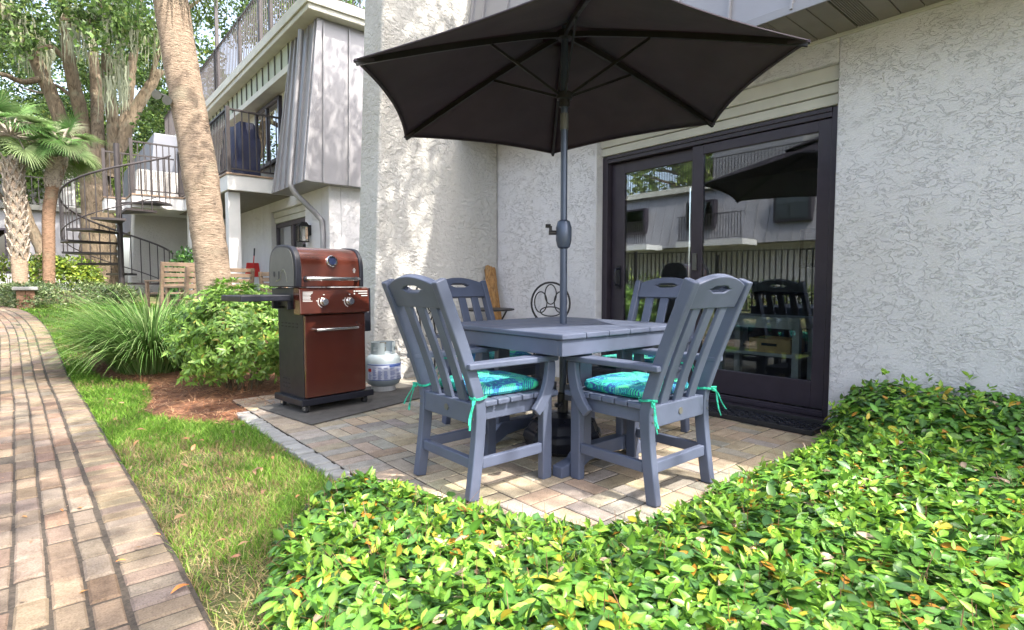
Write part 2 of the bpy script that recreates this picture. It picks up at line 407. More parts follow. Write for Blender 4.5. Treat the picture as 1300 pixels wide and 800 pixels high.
# ------------------------------------------------------------------ ground, path, patio
PATH_R = [(.33, -4), (.33, 1.5), (.32, 2.5), (.30, 3.4), (.27, 4.5), (.23, 6.0), (.18, 7.2), (.13, 8.7), (.06, 10.3), (-.08, 11.6), (-.30, 12.55), (-.75, 13.4), (-1.6, 14.2), (-3.2, 14.9), (-6, 15.4)]
def smooth_line(pts, step):
    P_ = [Vector(p).to_3d() if len(p) == 3 else Vector((p[0], p[1], 0)) for p in pts]; out = []
    for i in range(len(P_)-1):
        p0, p1, p2, p3 = P_[max(i-1, 0)], P_[i], P_[i+1], P_[min(i+2, len(P_)-1)]
        n = max(2, int((p2-p1).length/(step*.5)))
        for k in range(n):
            t = k/n; out.append(.5*((2*p1)+(p2-p0)*t+(2*p0-5*p1+4*p2-p3)*t*t+(3*p1-p0-3*p2+p3)*t**3))
    out.append(P_[-1])
    res = [out[0]]; acc = 0
    for a, b in zip(out, out[1:]):
        seg = (b-a).length
        while acc+seg >= step:
            t = (step-acc)/seg; a = a+(b-a)*t; res.append(a); seg = (b-a).length; acc = 0
        acc += seg
    return res
xs = np.concatenate([[-300, -120, -60, -30, -15], np.arange(-8, 12.1, .5), [16, 30, 60, 120, 300]])
ys = np.concatenate([[-300, -120, -60, -30, -12, -6], np.arange(-3, 20.1, .5), [25, 40, 80, 150, 300]])
gx, gy = np.meshgrid(xs, ys); V = np.stack([gx.ravel(), gy.ravel(), tz_np(gy.ravel())-.035], 1)
nx = len(xs); F = np.array([(j*nx+i, j*nx+i+1, (j+1)*nx+i+1, (j+1)*nx+i) for j in range(len(ys)-1) for i in range(nx-1)])
tag(np_mesh('ground', V, F, M_ground, smooth=True), kind='structure')

BR_PATH = [(0.211, 0.159, 0.118), (0.222, 0.171, 0.126), (0.204, 0.161, 0.126), (0.227, 0.159, 0.118), (0.211, 0.173, 0.136), (0.23, 0.18, 0.13), (0.199, 0.164, 0.136)]
def brick_block(mb, c, ux, uy, lx, ly, th, g=.004, col=None, ch=.006):
    """one brick: bevelled top; c = top centre, ux/uy unit vectors"""
    ux, uy = Vector(ux), Vector(uy); up = ux.cross(uy); c = Vector(c); vs = []
    for (k, dz) in ((0, -th), (0, -ch), (ch, 0)):
        for sx, sy in ((-1, -1), (1, -1), (1, 1), (-1, 1)):
            vs.append(c+ux*sx*(lx/2-g-k)+uy*sy*(ly/2-g-k)+up*dz)
    fs = [(8, 9, 10, 11)]+[(a*4+i, a*4+(i+1) % 4, (a+1)*4+(i+1) % 4, (a+1)*4+i) for a in (0, 1) for i in range(4)]
    mb.add(vs, fs, col)
def jitc(c, s=.10):
    k = 1+random.gauss(0, s); return tuple(max(.02, x*k*(1+random.gauss(0, .025))) for x in c)
mb = MB(); dl = MB()
fine = smooth_line(PATH_R, .09)
def frame(line, i):
    d = (line[min(i+1, len(line)-1)]-line[max(i-1, 0)]).normalized(); return d, Vector((-d.y, d.x, 0))
for i in range(len(fine)-1):                       # soldier course along the right edge
    d, lft = frame(fine, i); c = (fine[i]+fine[i+1])/2+lft*.079
    z = tz(c.x, c.y); dz = tz(c.x, c.y+.1)-z; dd = Vector((d.x, d.y, dz*10*d.y)).normalized()
    brick_block(mb, (c.x, c.y, z+random.gauss(0, .0015)), -lft, dd, .158, .0875, .05, .003, jitc(random.choice(BR_PATH+[(.215, .172, .128)]*3)), .0075)
long_ = smooth_line(PATH_R, .182)
NC = 13
for k in range(NC):
    o = random.random()*.18
    for i in range(len(long_)-1):
        d, lft = frame(long_, i); c = long_[i]+d*o+lft*(.166+.0875*(k+.5))
        if c.y > 15.5 or c.y < -3: continue
        z = tz(c.x, c.y); dz = tz(c.x, c.y+.1)-z; dd = Vector((d.x, d.y, dz*10*d.y)).normalized()
        a = random.gauss(0, .012); dd = Matrix.Rotation(a, 3, 'Z') @ dd; l2 = Vector((-dd.y, dd.x, 0)).normalized()
        kk = max(.55, 1-.09*k*max(0, (c.y-9))/5)
        brick_block(mb, (c.x, c.y, z+random.gauss(0, .0024)), -l2, dd, .0865, .1750*kk, .05, .0035 if random.random() > .2 else .0045, jitc(random.choice(BR_PATH)), .0075)
tag(mb.build('brick_path', M_brick), kind='structure')
for i in range(len(long_)-1):
    d, lft = frame(long_, i); d2, lft2 = frame(long_, i+1); w = .166+.0875*NC
    a, b = long_[i], long_[i+1]; vs = [a-lft*.01, a+lft*w, b+lft2*w, b-lft2*.01]
    dl.add([(p.x, p.y, tz(p.x, p.y)-.0065) for p in vs], [(0, 1, 2, 3)])
tag(dl.build('path_bedding', M_dirt), kind='structure')

PX0, PX1, PY0, PY1 = 1.18, 4.06, .9, 4.985
BR_PAT = [(.38, .315, .235), (.34, .295, .235), (.40, .335, .255), (.34, .285, .21), (.30, .285, .25), (.40, .345, .25), (.335, .31, .27)]
mb = MB()
y = PY0
while y < PY1:
    h = min(.105, PY1-y)
    brick_block(mb, (PX0+.105, y+h/2, random.gauss(0, .001)), (1, 0, 0), (0, 1, 0), .21, h, .05, .0036, jitc(random.choice(BR_PAT)), .0055); y += .105
ix0 = 0
for i in range(14):
    for j in range(-4, 17):
        x = 1.39+.2075*i; y = 1.645+.21*j
        if x+.1 > PX1 or y+.1 > PY1 or y < PY0: continue
        for k in (0, 1):
            if (i+j) % 2 == 0: c = (x+.052+.104*k, y+.105); s = (.104, .21)
            else: c = (x+.104, y+.0525+.105*k); s = (.2075, .105)
            brick_block(mb, (*c, random.gauss(0, .0012)), (1, 0, 0), (0, 1, 0), s[0], s[1], .05, .0032, jitc(random.choice(BR_PAT)), .0055)
tag(mb.build('patio_pavers', M_brick), kind='structure')
tag(MB().bx(PX0+.002, 4.05, PY0, PY1-.004, -.06, -.0045).build('patio_bedding', M_dirt), kind='structure')
mb = MB(); y = 1.2
while y < 4.45:
    l = random.uniform(.5, .9); n = max(2, int(l/.06)); y1 = min(4.47, y+l-.008)
    for k in range(n):
        a = y+(y1-y)*k/n; b = y+(y1-y)*(k+1)/n; j0, j1 = (random.uniform(-.012, .012) for _ in (0, 1))
        mb.bx(PX0-.105+j0, PX0-.003, a, b, -.06, random.uniform(-.012, .004))
    y += l
tag(mb.build('patio_kerb', M_concrete, bevel=.006), kind='structure')

# mulch bed
MUL = [(.55, 5.0), (.75, 4.45), (1.07, 4.15), (1.1, 4.46), (1.35, 4.5), (2.3, 4.99), (2.5, 5.5), (2.6, 9), (1.6, 9.2), (.9, 8.6), (.45, 8.4), (.38, 7.8), (.42, 7.0), (.75, 6.4), (.70, 5.6)]
def sheet(name, poly, m, dz, n=34):
    xs_ = [p[0] for p in poly]; ys_ = [p[1] for p in poly]; bm = bmesh.new()
    vs = [bm.verts.new((x, y, 0)) for x, y in poly]; f = bm.faces.new(vs)
    for _ in range(2):
        bmesh.ops.triangulate(bm, faces=bm.faces[:]); bmesh.ops.subdivide_edges(bm, edges=bm.edges[:], cuts=3, use_grid_fill=True)
    for v in bm.verts: v.co.z = tz(v.co.x, v.co.y)+dz+random.uniform(-.008, .008)
    bmesh.ops.recalc_face_normals(bm, faces=bm.faces[:])
    me = bpy.data.meshes.new(name); bm.to_mesh(me); bm.free(); me.materials.append(m)
    o = bpy.data.objects.new(name, me); COL.objects.link(o); return tag(o, kind='structure')
sheet('mulch_bed', MUL, M_mulch, -.018)
def scatter_poly(poly, n, rng=RNG):
    a = np.array(poly); out = np.empty((0, 2))
    while len(out) < n:
        q = rng.uniform(a.min(0), a.max(0), (n*2, 2)); out = np.concatenate([out, q[in_poly(q[:, 0], q[:, 1], poly)]])
    return out[:n]
def strands(pos, dirs, L, W, col):
    n = len(pos); s = norm(np.cross(dirs, np.tile([0, 0, 1.], (n, 1))))*W/2; L = np.broadcast_to(L, (n,))[:, None]
    v = np.stack([pos-s, pos+s, pos+dirs*L+s*.6, pos+dirs*L-s*.6], 1); F = np.arange(4*n).reshape(-1, 4)
    return v.reshape(-1, 3), F, np.repeat(col[:, None], 4, 1).reshape(-1, 3)
q = scatter_poly(MUL, 9000); zz = tz_np(q[:, 1])-.012+RNG.uniform(0, .025, len(q))
d = rand_dirs(len(q)); d[:, 2] *= .12; d = norm(d)
v, f, c = strands(np.column_stack([q, zz]), d, RNG.uniform(.05, .15, len(q)), .004, palette(len(q), [(.34, .15, .07), (.26, .11, .05), (.42, .24, .13), (.16, .08, .05), (.48, .30, .18)]))
tag(np_mesh('pine_straw', v, f, M_straw, c), 'brown pine straw mulch spread under the shrubs', 'mulch', kind='stuff')

# ------------------------------------------------------------------ lawn
def lawn():
    edge = np.array([(p.x, p.y) for p in fine])
    polyL = [(p[0]+.012, p[1]) for p in edge if -1 < p[1] < 13.2][::1]
    region = [(float(a), float(b)) for a, b in polyL]+[(.3, 13.2), (1.6, 13.2), (2.2, 12.0), (2.4, 9.2), (1.07, 4.5), (1.07, -1)]
    near = scatter_poly(region, 330000)
    dist = np.hypot(near[:, 0], near[:, 1]); keep = RNG.random(len(near)) < np.clip(3.2/dist, .05, 1)**1.3
    near = near[keep]
    x, y = near[:, 0], near[:, 1]
    ok = ~in_poly(x, y, MUL) & (y > 1.0)
    bare = vnoise(x, y, 2.3, 3)*.6+vnoise(x, y, 6, 4)*.4
    bare = bare+.25*np.exp(-(((x-.75)/.3)**2+((y-3.3)/.9)**2))+.25*np.exp(-(((x-.55)/.16)**2+((y-1.75)/.35)**2))+.2*np.exp(-(((x-.38)/.06)**2))*(y < 6)
    ok &= RNG.random(len(x)) > np.clip((bare-.62)*2.5, 0, .75)
    near = near[ok]; bare = bare[ok]; n = len(near); x, y = near[:, 0], near[:, 1]
    h = RNG.uniform(.03, .075, n)*(1.15-.45*np.clip(bare, 0, 1)); d = np.column_stack([RNG.normal(0, .5, n), RNG.normal(0, .5, n), np.ones(n)]); d = norm(d)
    pos = np.column_stack([x, y, tz_np(y)-.034]); dist = np.hypot(x, y)
    w = np.clip(.0028*dist/2.2, .0035, .012)[:, None]
    s = rand_dirs(n); s[:, 2] = 0; s = norm(s)*w*.5
    bend = np.column_stack([d[:, 0], d[:, 1], np.zeros(n)])
    mid = pos+d*h[:, None]*.55; tip = pos+d*h[:, None]+bend*h[:, None]*.5
    v = np.stack([pos-s, pos+s, mid+s*.8, mid-s*.8, tip], 1)
    f = np.array([(0, 1, 2), (0, 2, 3), (3, 2, 4)]); F = (np.arange(n)[:, None, None]*5+f[None]).reshape(-1, 3)
    g = palette(n, [(.135, .28, .030), (.18, .35, .04), (.095, .21, .025), (.23, .36, .06)], jit=.2)
    dry = palette(n, [(.36, .29, .14), (.30, .22, .11)], jit=.15)
    k = (RNG.random(n) < np.clip((bare-.50)*1.7, .03, .5))[:, None]; c = np.where(k, dry, g)
    m2 = 60000; q2 = scatter_poly(region, m2); q2 = q2[(~in_poly(q2[:, 0], q2[:, 1], MUL)) & (q2[:, 1] < 7)]
    d2 = rand_dirs(len(q2)); d2[:, 2] = np.abs(d2[:, 2])*.25; d2 = norm(d2)
    tv, tf, tc = strands(np.column_stack([q2, tz_np(q2[:, 1])-.03]), d2, RNG.uniform(.02, .06, len(q2)), .0028, palette(len(q2), [(.34, .27, .14), (.26, .20, .10), (.20, .24, .07), (.40, .33, .19)]))
    tag(np_mesh('lawn_thatch', tv, tf, M_straw, tc), 'straw coloured thatch and clippings lying between the grass blades', 'thatch', kind='stuff')
    tag(np_mesh('lawn_grass', v.reshape(-1, 3), F, M_grass, np.repeat(c[:, None], 5, 1).reshape(-1, 3)), 'short green lawn grass with dry patches beside the brick path', 'grass', kind='stuff')
lawn()

# ------------------------------------------------------------------ ground cover (asian jasmine)
GC = [(.40, -1.2), (.42, 1.35), (.52, 1.75), (.66, 2.10), (.92, 2.36), (1.12, 2.44), (1.22, 2.16), (1.30, 1.84), (1.42, 1.56), (1.52, 1.33), (1.85, 1.20), (2.35, 1.26), (2.75, 1.21), (3.15, 1.18), (3.7, 1.28), (3.98, 1.28), (4.02, 1.0), (4.02, -1.2)]
def gc_height(x, y):
    # distance-like falloff to the edge, higher beside the wall
    a = np.array(GC); dm = np.full(len(x), 9.)
    for i in range(len(a)):
        p, q_ = a[i], a[(i+1) % len(a)]; e = q_-p; t = np.clip(((x-p[0])*e[0]+(y-p[1])*e[1])/(e@e+1e-9), 0, 1)
        dm = np.minimum(dm, np.hypot(x-p[0]-t*e[0], y-p[1]-t*e[1]))
    dm = np.where(x > 3.6, np.maximum(dm, np.minimum(.3, 1.35-y)), dm)
    k = np.clip(dm/.42, 0, 1); k = np.sqrt(1-(1-k)**2)
    top = .10+.03*np.clip((x-.6)/2, 0, 1)+.24*np.clip((x-2.5)/1.5, 0, 1)**1.5
    return k*top*(0.75+.5*vnoise(x, y, 3.1, 9))+.02, dm
def ground_cover():
    q = scatter_poly(GC, 125000); x, y = q[:, 0], q[:, 1]
    dist = np.hypot(x, y); ang = np.arctan2(x, y)
    keep = (dist > .55) & (RNG.random(len(x)) < np.clip(2.3/np.maximum(dist, .4), .45, 1))
    keep &= (ang > R(-8)) & (ang < R(100))
    q = q[keep]; x, y = q[:, 0], q[:, 1]; n = len(q)
    h, dm = gc_height(x, y)
    # reject what the camera would be inside of
    z = h*(1-RNG.random(n)**2.2*.75)-.03*RNG.random(n)
    pos = np.column_stack([x, y, z+RNG.normal(0, .008, n)])
    # surface normal estimate
    e = .04; hx, _ = gc_height(x+e, y); hy, _ = gc_height(x, y+e)
    nor = norm(np.column_stack([-(hx-h)/e*.6, -(hy-h)/e*.6, np.ones(n)]))
    d = rand_dirs(n); d = d-nor*(d*nor).sum(1, keepdims=True); d = norm(d+nor*RNG.uniform(-.2, .35, n)[:, None])
    nn = norm(nor+rand_dirs(n)*.5)
    L = np.clip(RNG.normal(.053, .012, n), .026, .082); W = L*RNG.uniform(.40, .54, n)
    c = palette(n, [(.066, .165, .033), (.10, .24, .034), (.145, .31, .038), (.05, .125, .040), (.23, .38, .055), (.36, .33, .04), (.42, .20, .03), (.40, .30, .22)], [.26, .29, .20, .12, .06, .03, .022, .018], .2)
    A = [oval_leaves(pos, d, nn, L, W, c, .16, .16, 1.4)]
    # sprigs standing above the mass
    m = 1500; qi = RNG.choice(n, m); b = pos[qi]
    for k in range(5):
        dd = rand_dirs(m); dd[:, 2] = np.abs(dd[:, 2])*.6+.35; L2 = RNG.uniform(.025, .05, m)
        pp = b+np.column_stack([RNG.normal(0, .006, m), RNG.normal(0, .006, m), h[qi]*.12+RNG.uniform(.0, .035, m)])
        A.append(oval_leaves(pp, dd, rand_dirs(m)+np.array([0, 0, .8]), L2, L2*.45, palette(m, [(.22, .40, .05), (.29, .46, .06), (.14, .29, .04), (.5, .36, .05)], [.4, .25, .3, .05], .15)))
    # runners over the patio edge
    v, f, c2 = cat_arrays(A)
    # stems as thin strands
    ns = 12000; qi = RNG.choice(n, ns); sp = pos[qi]*1.0; sp[:, 2] *= .8; sd = rand_dirs(ns); sd[:, 2] = np.abs(sd[:, 2])*.7; sd = norm(sd)
    sv, sf, scol = strands(sp, sd, RNG.uniform(.04, .12, ns), .0025, palette(ns, [(.17, .09, .05), (.25, .13, .07)]))
    sf3 = np.concatenate([sf[:, [0, 1, 2]], sf[:, [0, 2, 3]]])
    V_ = np.concatenate([v, sv]); F_ = np.concatenate([f, sf3+len(v)]); C_ = np.concatenate([c2, scol])
    tag(np_mesh('ground_cover', V_, F_, M_leaf, C_), 'dense glossy green ground cover with yellow leaves in front of the patio', 'ground cover', kind='stuff')
    # dead leaves resting on it
    base = MB()
ground_cover()
sheet('planting_bed', GC, M_mulch, -.012)

def fallen_leaf(name, x, y, z, L, ang, lab):
    mb = MB(); vs = []; fs = []
    for i, (t, w) in enumerate(((0, .01), (.25, .14), (.55, .17), (.8, .10), (1, .01))):
        zz = .10*math.sin(t*3)*L
        vs += [(-w*L, t*L, zz+abs(w)*L*.5), (0, t*L, zz), (w*L, t*L, zz+abs(w)*L*.5)]
    for i in range(4):
        o = i*3; fs += [(o, o+1, o+4, o+3), (o+1, o+2, o+5, o+4)]
    rot = Matrix.Rotation(ang, 3, 'Z'); mb.add([rot @ Vector(v)+Vector((x, y, z)) for v in vs], fs)
    e = mb.build(name, M_bloom, solid=.001); return tag(e, lab, 'leaf', 'dry leaves lying about')
for (px, py, dd, ang, L, lab) in ((1235, 655, 2.1, .6, .085, 'large curled orange leaf lying highest on the green ground cover at right'),
                                 (1190, 665, 2.05, 2.2, .07, 'smaller orange leaf lying left of the large curled one'),
                                 (1010, 760, 1.75, 1.2, .05, 'red dry leaf in the ground cover at the bottom of the photo')):
    p = P(px, py, dd); fallen_leaf('fallen_leaf', p.x, p.y, p.z, L, ang, lab)
for (px, py, ang, L, lab) in ((80, 649, .3, .03, 'small orange leaf on a long joint of the brick path'), (160, 711, 1.3, .03, 'small orange leaf on the edge bricks of the path'),
                         (240, 742, 2.0, .06, 'dry leaf at the path edge by the grass'), (204, 679, .8, .03, 'tan leaf where grass meets the path edge bricks')):
    d = _f+_r*((px-650)/FPX)-_u*((py-400)/FPX); t = -(CH-.006)/d.z; p = Vector((0, 0, CH))+d*t
    fallen_leaf('fallen_leaf', p.x, p.y, p.z, L, ang, lab)

q = scatter_poly([(.36, 1.4), (.36, 8), (.9, 8), (1.4, 5.2), (1.06, 2.5), (.5, 1.7)], 130); zz = tz_np(q[:, 1])+RNG.uniform(-.005, .015, 130)
d = rand_dirs(130); d[:, 2] *= .2; LL = RNG.uniform(.025, .06, 130)
v, f, c = oval_leaves(np.column_stack([q, zz]), d, np.tile([0, 0, 1.], (130, 1))+rand_dirs(130)*.4, LL, LL*.42, palette(130, [(.36, .17, .08), (.28, .14, .08), (.42, .26, .14), (.20, .11, .07)]), .2, .3, 1.1)
q = scatter_poly([(-.5, 1.6), (-.5, 6), (.30, 6), (.31, 1.6)], 26); d2 = rand_dirs(26); d2[:, 2] *= .1; L2 = RNG.uniform(.012, .03, 26)
v2, f2, c2 = oval_leaves(np.column_stack([q, np.full(26, .006)]), d2, np.tile([0, 0, 1.], (26, 1))+rand_dirs(26)*.2, L2, L2*.5, palette(26, [(.40, .20, .07), (.30, .17, .09), (.22, .14, .09)]), .2, .2, 1.1)
tag(np_mesh('leaf_litter', np.concatenate([v, v2]), np.concatenate([f, f2+len(v)]), M_leaf, np.concatenate([c, c2])), 'scattered small brown dead leaves on the lawn and path', 'leaf litter', kind='stuff')

# ------------------------------------------------------------------ dining chairs
def interp_profile(line, n):
    out = []
    for i in range(len(line)-1):
        a, b, c_, d_ = (Vector(line[max(i-1, 0)]), Vector(line[i]), Vector(line[i+1]), Vector(line[min(i+2, len(line)-1)]))
        for k in range(n):
            t = k/n; out.append(.5*((2*b)+(c_-a)*t+(2*a-5*b+4*c_-d_)*t*t+(3*b-a-3*c_+d_)*t**3))
    out.append(Vector(line[-1])); return out
BACK = [(-.205, .43), (-.235, .53), (-.285, .67), (-.345, .82), (-.412, .985)]
def make_chair():
    root = empty('dining_chair')
    post = interp_profile([(-.245, 0), (-.222, .16), (-.205, .32)]+BACK, 4)
    for s in (-1, 1):
        m = MB(); w = [.056 for i in range(len(post))]
        m.strap(post, w, 'x', s*.222-.021, s*.222+.021).build('back_post', M_poly, root, .007, seg=3)
        MB().bx(s*.222-.021, s*.222+.021, .178, .238, 0, .415).build('front_leg', M_poly, root, .006)
        MB().bx(s*.206-.016, s*.206+.016, -.18, .177, .352, .416).build('side_rail', M_poly, root, .005)
        MB().bx(s*.222-.013, s*.222+.013, -.19, .177, .135, .185).build('stretcher', M_poly, root, .005)
        arm = [(s*.27, -.285), (s*.2, -.285), (s*.195, -.05), (s*.19, .17), (s*.205, .262), (s*.25, .275), (s*.285, .24), (s*.288, .1), (s*.275, -.1)]
        MB().prism(arm if s > 0 else arm[::-1], 'z', .594, .622).build('armrest', M_poly, root, .007, seg=3)
        sup = interp_profile([(.105, .352), (.15, .40), (.183, .46), (.20, .53), (.203, .593)], 4)
        MB().strap(sup, [.048+.012*math.sin(PI*i/(len(sup)-1)) for i in range(len(sup))], 'x', s*.262-.0155, s*.262+.0155).build('arm_support', M_poly, root, .006, seg=3)
    MB().bx(-.20, .20, -.237, -.205, .135, .185).build('stretcher', M_poly, root, .005)
    MB().bx(-.20, .20, -.226, -.186, .335, .432).build('back_rail', M_poly, root, .005)
    MB().bx(-.20, .20, .185, .220, .355, .416).build('front_rail', M_poly, root, .005)
    b = MB()
    for i in range(6):
        y0 = -.182+i*.0745; x = .247 if i < 5 else .268
        b.bx(-x, x, y0, y0+.0685, .417, .444)
    b.build('seat', M_poly, root, .007, seg=3)
    sl = interp_profile([(-.205, .43), (-.235, .53), (-.285, .67), (-.33, .785), (-.374, .895)], 4)
    for x in (-.112, 0, .112):
        MB().strap(sl, .018, 'x', x-.030, x+.030).build('back_slat', M_poly, root, .004)
    # crowned top rail with a hand slot
    th = math.atan2(.088, .185); rot = Matrix.Rotation(th, 3, 'X'); org = Vector((0, -.358, .868))
    us = sorted(set([-.2, -.17, -.14, -.11, -.085, -.068, -.06, -.04, -.02, 0, .02, .04, .06, .068, .085, .11, .14, .17, .2]))
    vs = {}; m = MB(); fs = []
    top = lambda u: .112+.042*(1-(u/.2)**2)
    def vid(u, w):
        k = (round(u, 4), round(w, 4))
        if k not in vs: vs[k] = len(vs)
        return vs[k]
    for a, c_ in zip(us, us[1:]):
        sl_ = lambda u: (.076+.012*max(0, (abs(u)-.055)/.013), .108-.012*max(0, (abs(u)-.055)/.013)) if abs(u) <= .0681 else (.092, .092)
        inside = abs(a) <= .0681 and abs(c_) <= .0681
        la, ha = sl_(a); lc, hc = sl_(c_)
        fs.append((vid(a, 0), vid(c_, 0), vid(c_, lc), vid(a, la)))
        fs.append((vid(a, ha), vid(c_, hc), vid(c_, top(c_)), vid(a, top(a))))
    pts = [rot @ Vector((k[0], .0, k[1]))+org+Vector((0, .0, 0)) for k in vs]
    m.add(pts, fs); bm_o = m.build('top_rail', M_poly, root, .005, solid=.034)
    bm_o.modifiers['solid'].offset = 0
    br_ = [o for o in bpy.data.objects if o.parent == root and o.name.startswith('back_rail')][0]
    for sx in (-1, 1):
        for zz in (.365, .402): MB().lathe([(.0003, 0), (.0045, 0), (.0045, .0015), (.0003, .0015)], (sx*.222, -.2335, zz), 8, 'y').build('screw_head', M_greyp, br_, rel=False)
    # oval badge on the back rail
    MB().lathe([(.0001, 0), (.013, 0), (.013, .003), (.0001, .003)], (0, -.2265, .385), 16, 'y').build('badge', M_blackp, root)
    badge = [o for o in bpy.data.objects if o.parent == root and o.name.startswith('badge')][0]
    m2 = MB(); m2.lathe([(.0135, -.0005), (.0155, -.0005), (.0155, .004), (.0135, .004)], (0, -.2265, .385), 16, 'y'); m2.build('badge_rim', M_greyp, badge, rel=False)
    return root
def make_cushion():
    root = MB(); NU = 40; layers = [(0.0, .0), (.80, .0), (.95, .005), (1.0, .018), (1.0, .034), (.965, .047), (.86, .054), (.6, .058), (.3, .059), (0, .059)]
    vs = []; fs = []
    for k, (r, z) in enumerate(layers):
        for i in range(NU):
            t = 2*PI*i/NU; c_, s_ = math.cos(t), math.sin(t); e = .28
            x = math.copysign(abs(c_)**e, c_)*.207; y = math.copysign(abs(s_)**e, s_)*.195
            x *= 1-.05*(1 if y < 0 else 0)*abs(y)/.195
            wob = .004*math.sin(5*t+k) if 0 < r else 0
            vs.append((x*r, y*r+.02, .446+z+(wob if z > .05 else 0)))
    for k in range(len(layers)-1):
        for i in range(NU): fs.append((k*NU+i, k*NU+(i+1) % NU, (k+1)*NU+(i+1) % NU, (k+1)*NU+i))
    root.add(vs, fs); o = root.build('seat_cushion', M_cush, None, smooth=True)
    for s in (-1, 1):
        m = MB(); x = s*.222; y = -.206; z = .462
        for a in range(12):      # loop round the back post
            pass
        loop = [(x+math.cos(t)*.033, y+math.sin(t)*.042, z+.004*math.sin(2*t)) for t in [2*PI*k/12 for k in range(13)]]
        for p, q in zip(loop, loop[1:]): m.bar(p, q, .004, .010)
        m.tube([(x+s*.02, y-.036, z), (x+s*.034, y-.05, z+.003), (x+s*.036, y-.052, z-.014), (x+s*.02, y-.04, z-.004)], .009, 6)
        m.bar((x, y, z), (s*.17, -.165, .475), .012, .004)
        for dx, dz, dy in ((.008, -.13, -.028), (.028, -.10, -.045)):
            pts = [Vector((x+s*.03, y-.048, z))+Vector((s*dx*t+.004*math.sin(7*t), dy*t, dz*t)) for t in (0, .25, .5, .75, 1)]
            for p, q in zip(pts, pts[1:]): m.bar(p, q, .009, .004)
        m.build('tie', M_tie, o)
    return o
ch0 = make_chair(); cu0 = make_cushion()
CHAIRS = [(1.675, 2.175, -90, 'slate grey slatted armchair nearest the grill, its back to the lawn', 'teal palm print cushion on the chair nearest the grill'),
          (2.225, 1.635, 0, 'slate grey slatted armchair in front of the sliding door, its back to the ground cover', 'teal palm print cushion on the chair nearest the ground cover'),
          (2.33, 2.93, 180, 'slate grey slatted armchair on the far side of the table, by the split log', 'teal palm print cushion on the chair near the split log'),
          (2.92, 2.17, 97, 'slate grey slatted armchair pushed in on the door side of the table', 'teal palm print cushion on the chair closest to the sliding door')]
for i, (x, y, a, l1, l2) in enumerate(CHAIRS):
    c_ = ch0 if i == 0 else copy_tree(ch0); k_ = cu0 if i == 0 else copy_tree(cu0)
    for o, l, cat, g in ((c_, l1, 'chair', 'armchairs around the patio table'), (k_, l2, 'cushion', 'seat cushions on the patio chairs')):
        o.location = (x, y, 0); o.rotation_euler = (0, 0, R(a)); tag(o, l, cat, g)
# last cushion copies share children names; fine

# ------------------------------------------------------------------ table
TX, TY, TZ = 2.29, 2.245, .738
t = empty('dining_table', (TX, TY, 0), 'square slate grey slatted dining table with the umbrella pole through it', 'table')
m = MB(); W = .50
for i in range(6):
    a = -W+.002+i*(2*W/6); m.bx(TX+a, TX+a+2*W/6-.004, TY-W, TY+W, TZ-.026, TZ)
m.build('tabletop', M_poly, t, .006, seg=3)
m = MB()
for s in (-1, 1):
    m.bx(TX-W+.015, TX+W-.015, TY+s*(W-.028)-.014, TY+s*(W-.028)+.014, TZ-.105, TZ-.027)
    m.bx(TX+s*(W-.028)-.014, TX+s*(W-.028)+.014, TY-W+.043, TY+W-.043, TZ-.105, TZ-.027)
m.build('apron', M_poly, t, .004)
for s in (-1, 1):
    yy = TY+s*.33
    for k in (-1, 1):
        MB().bx(TX+k*.17-.045, TX+k*.17+.045, yy-.022, yy+.022, .10, TZ-.027).build('leg', M_poly, t, .006)
    foot = [(TX-.36, 0), (TX-.25, 0), (TX-.15, .05), (TX, .065), (TX+.15, .05), (TX+.25, 0), (TX+.36, 0), (TX+.36, .055), (TX+.26, .075), (TX+.20, .13), (TX-.20, .13), (TX-.26, .075), (TX-.36, .055)]
    MB().prism(foot, 'y', yy-.0215-.012, yy+.0215+.012).build('foot', M_poly, t, .006)
MB().bx(TX-.02, TX+.02, TY-.307, TY-.05, .30, .39).bx(TX-.02, TX+.02, TY+.05, TY+.307, .30, .39).build('stretcher', M_poly, t, .005)

# ------------------------------------------------------------------ umbrella
UX, UY = 2.305, 2.24
u = empty('patio_umbrella', (UX, UY, 0), 'open charcoal six ribbed patio umbrella standing in the table', 'umbrella')
MB().tube([(UX, UY, .16), (UX, UY, 1.28)], .021, 16).tube([(UX, UY, 1.28), (UX, UY, 2.46)], .0195, 16).build('pole', M_pole, u, smooth=True)
UC = [Vector(v) for v in ((1.139, 2.437, 1.976), (1.918, 3.35, 1.944), (3.098, 3.134, 1.972), (3.499, 2.005, 2.031), (2.721, 1.092, 2.063), (1.541, 1.308, 2.036))]
HUB = Vector((UX, UY, 2.375)); APEX = Vector((UX, UY, 2.415))
def rib_pt(i, t):
    p = APEX.lerp(UC[i % 6]+Vector((0, 0, .022)), t); p.z += .012*math.sin(PI*t); return p
m = MB(); NR, NS = 14, 12; vs = []; fs = []
for i in range(6):
    o = len(vs)
    for r in range(NR+1):
        tt = .12+.88*r/NR
        for s in range(NS+1):
            w = s/NS; k = 4*w*(1-w); a = rib_pt(i, tt).lerp(rib_pt(i+1, tt), w)
            sc_ = 1-.045*k*(r/NR)**3
            p = APEX+(a-APEX)*sc_; p.z -= .022*k*math.sin(PI*min(1, tt*.9)); vs.append(p)
    for r in range(NR):
        for s in range(NS):
            q = o+r*(NS+1)+s; fs.append((q, q+1, q+NS+2, q+NS+1))
m.add(vs, fs); cn = m.build('canopy', M_canvas, u, smooth=True, solid=.0025)
m = MB(); vs = []; fs = []
for r in range(5):
    for k in range(36):
        i, w = divmod(k, 6); a = rib_pt(i, .02+.30*r/4).lerp(rib_pt(i+1, .02+.30*r/4), w/6); vs.append(a+Vector((0, 0, .025+.03*(1-r/4))))
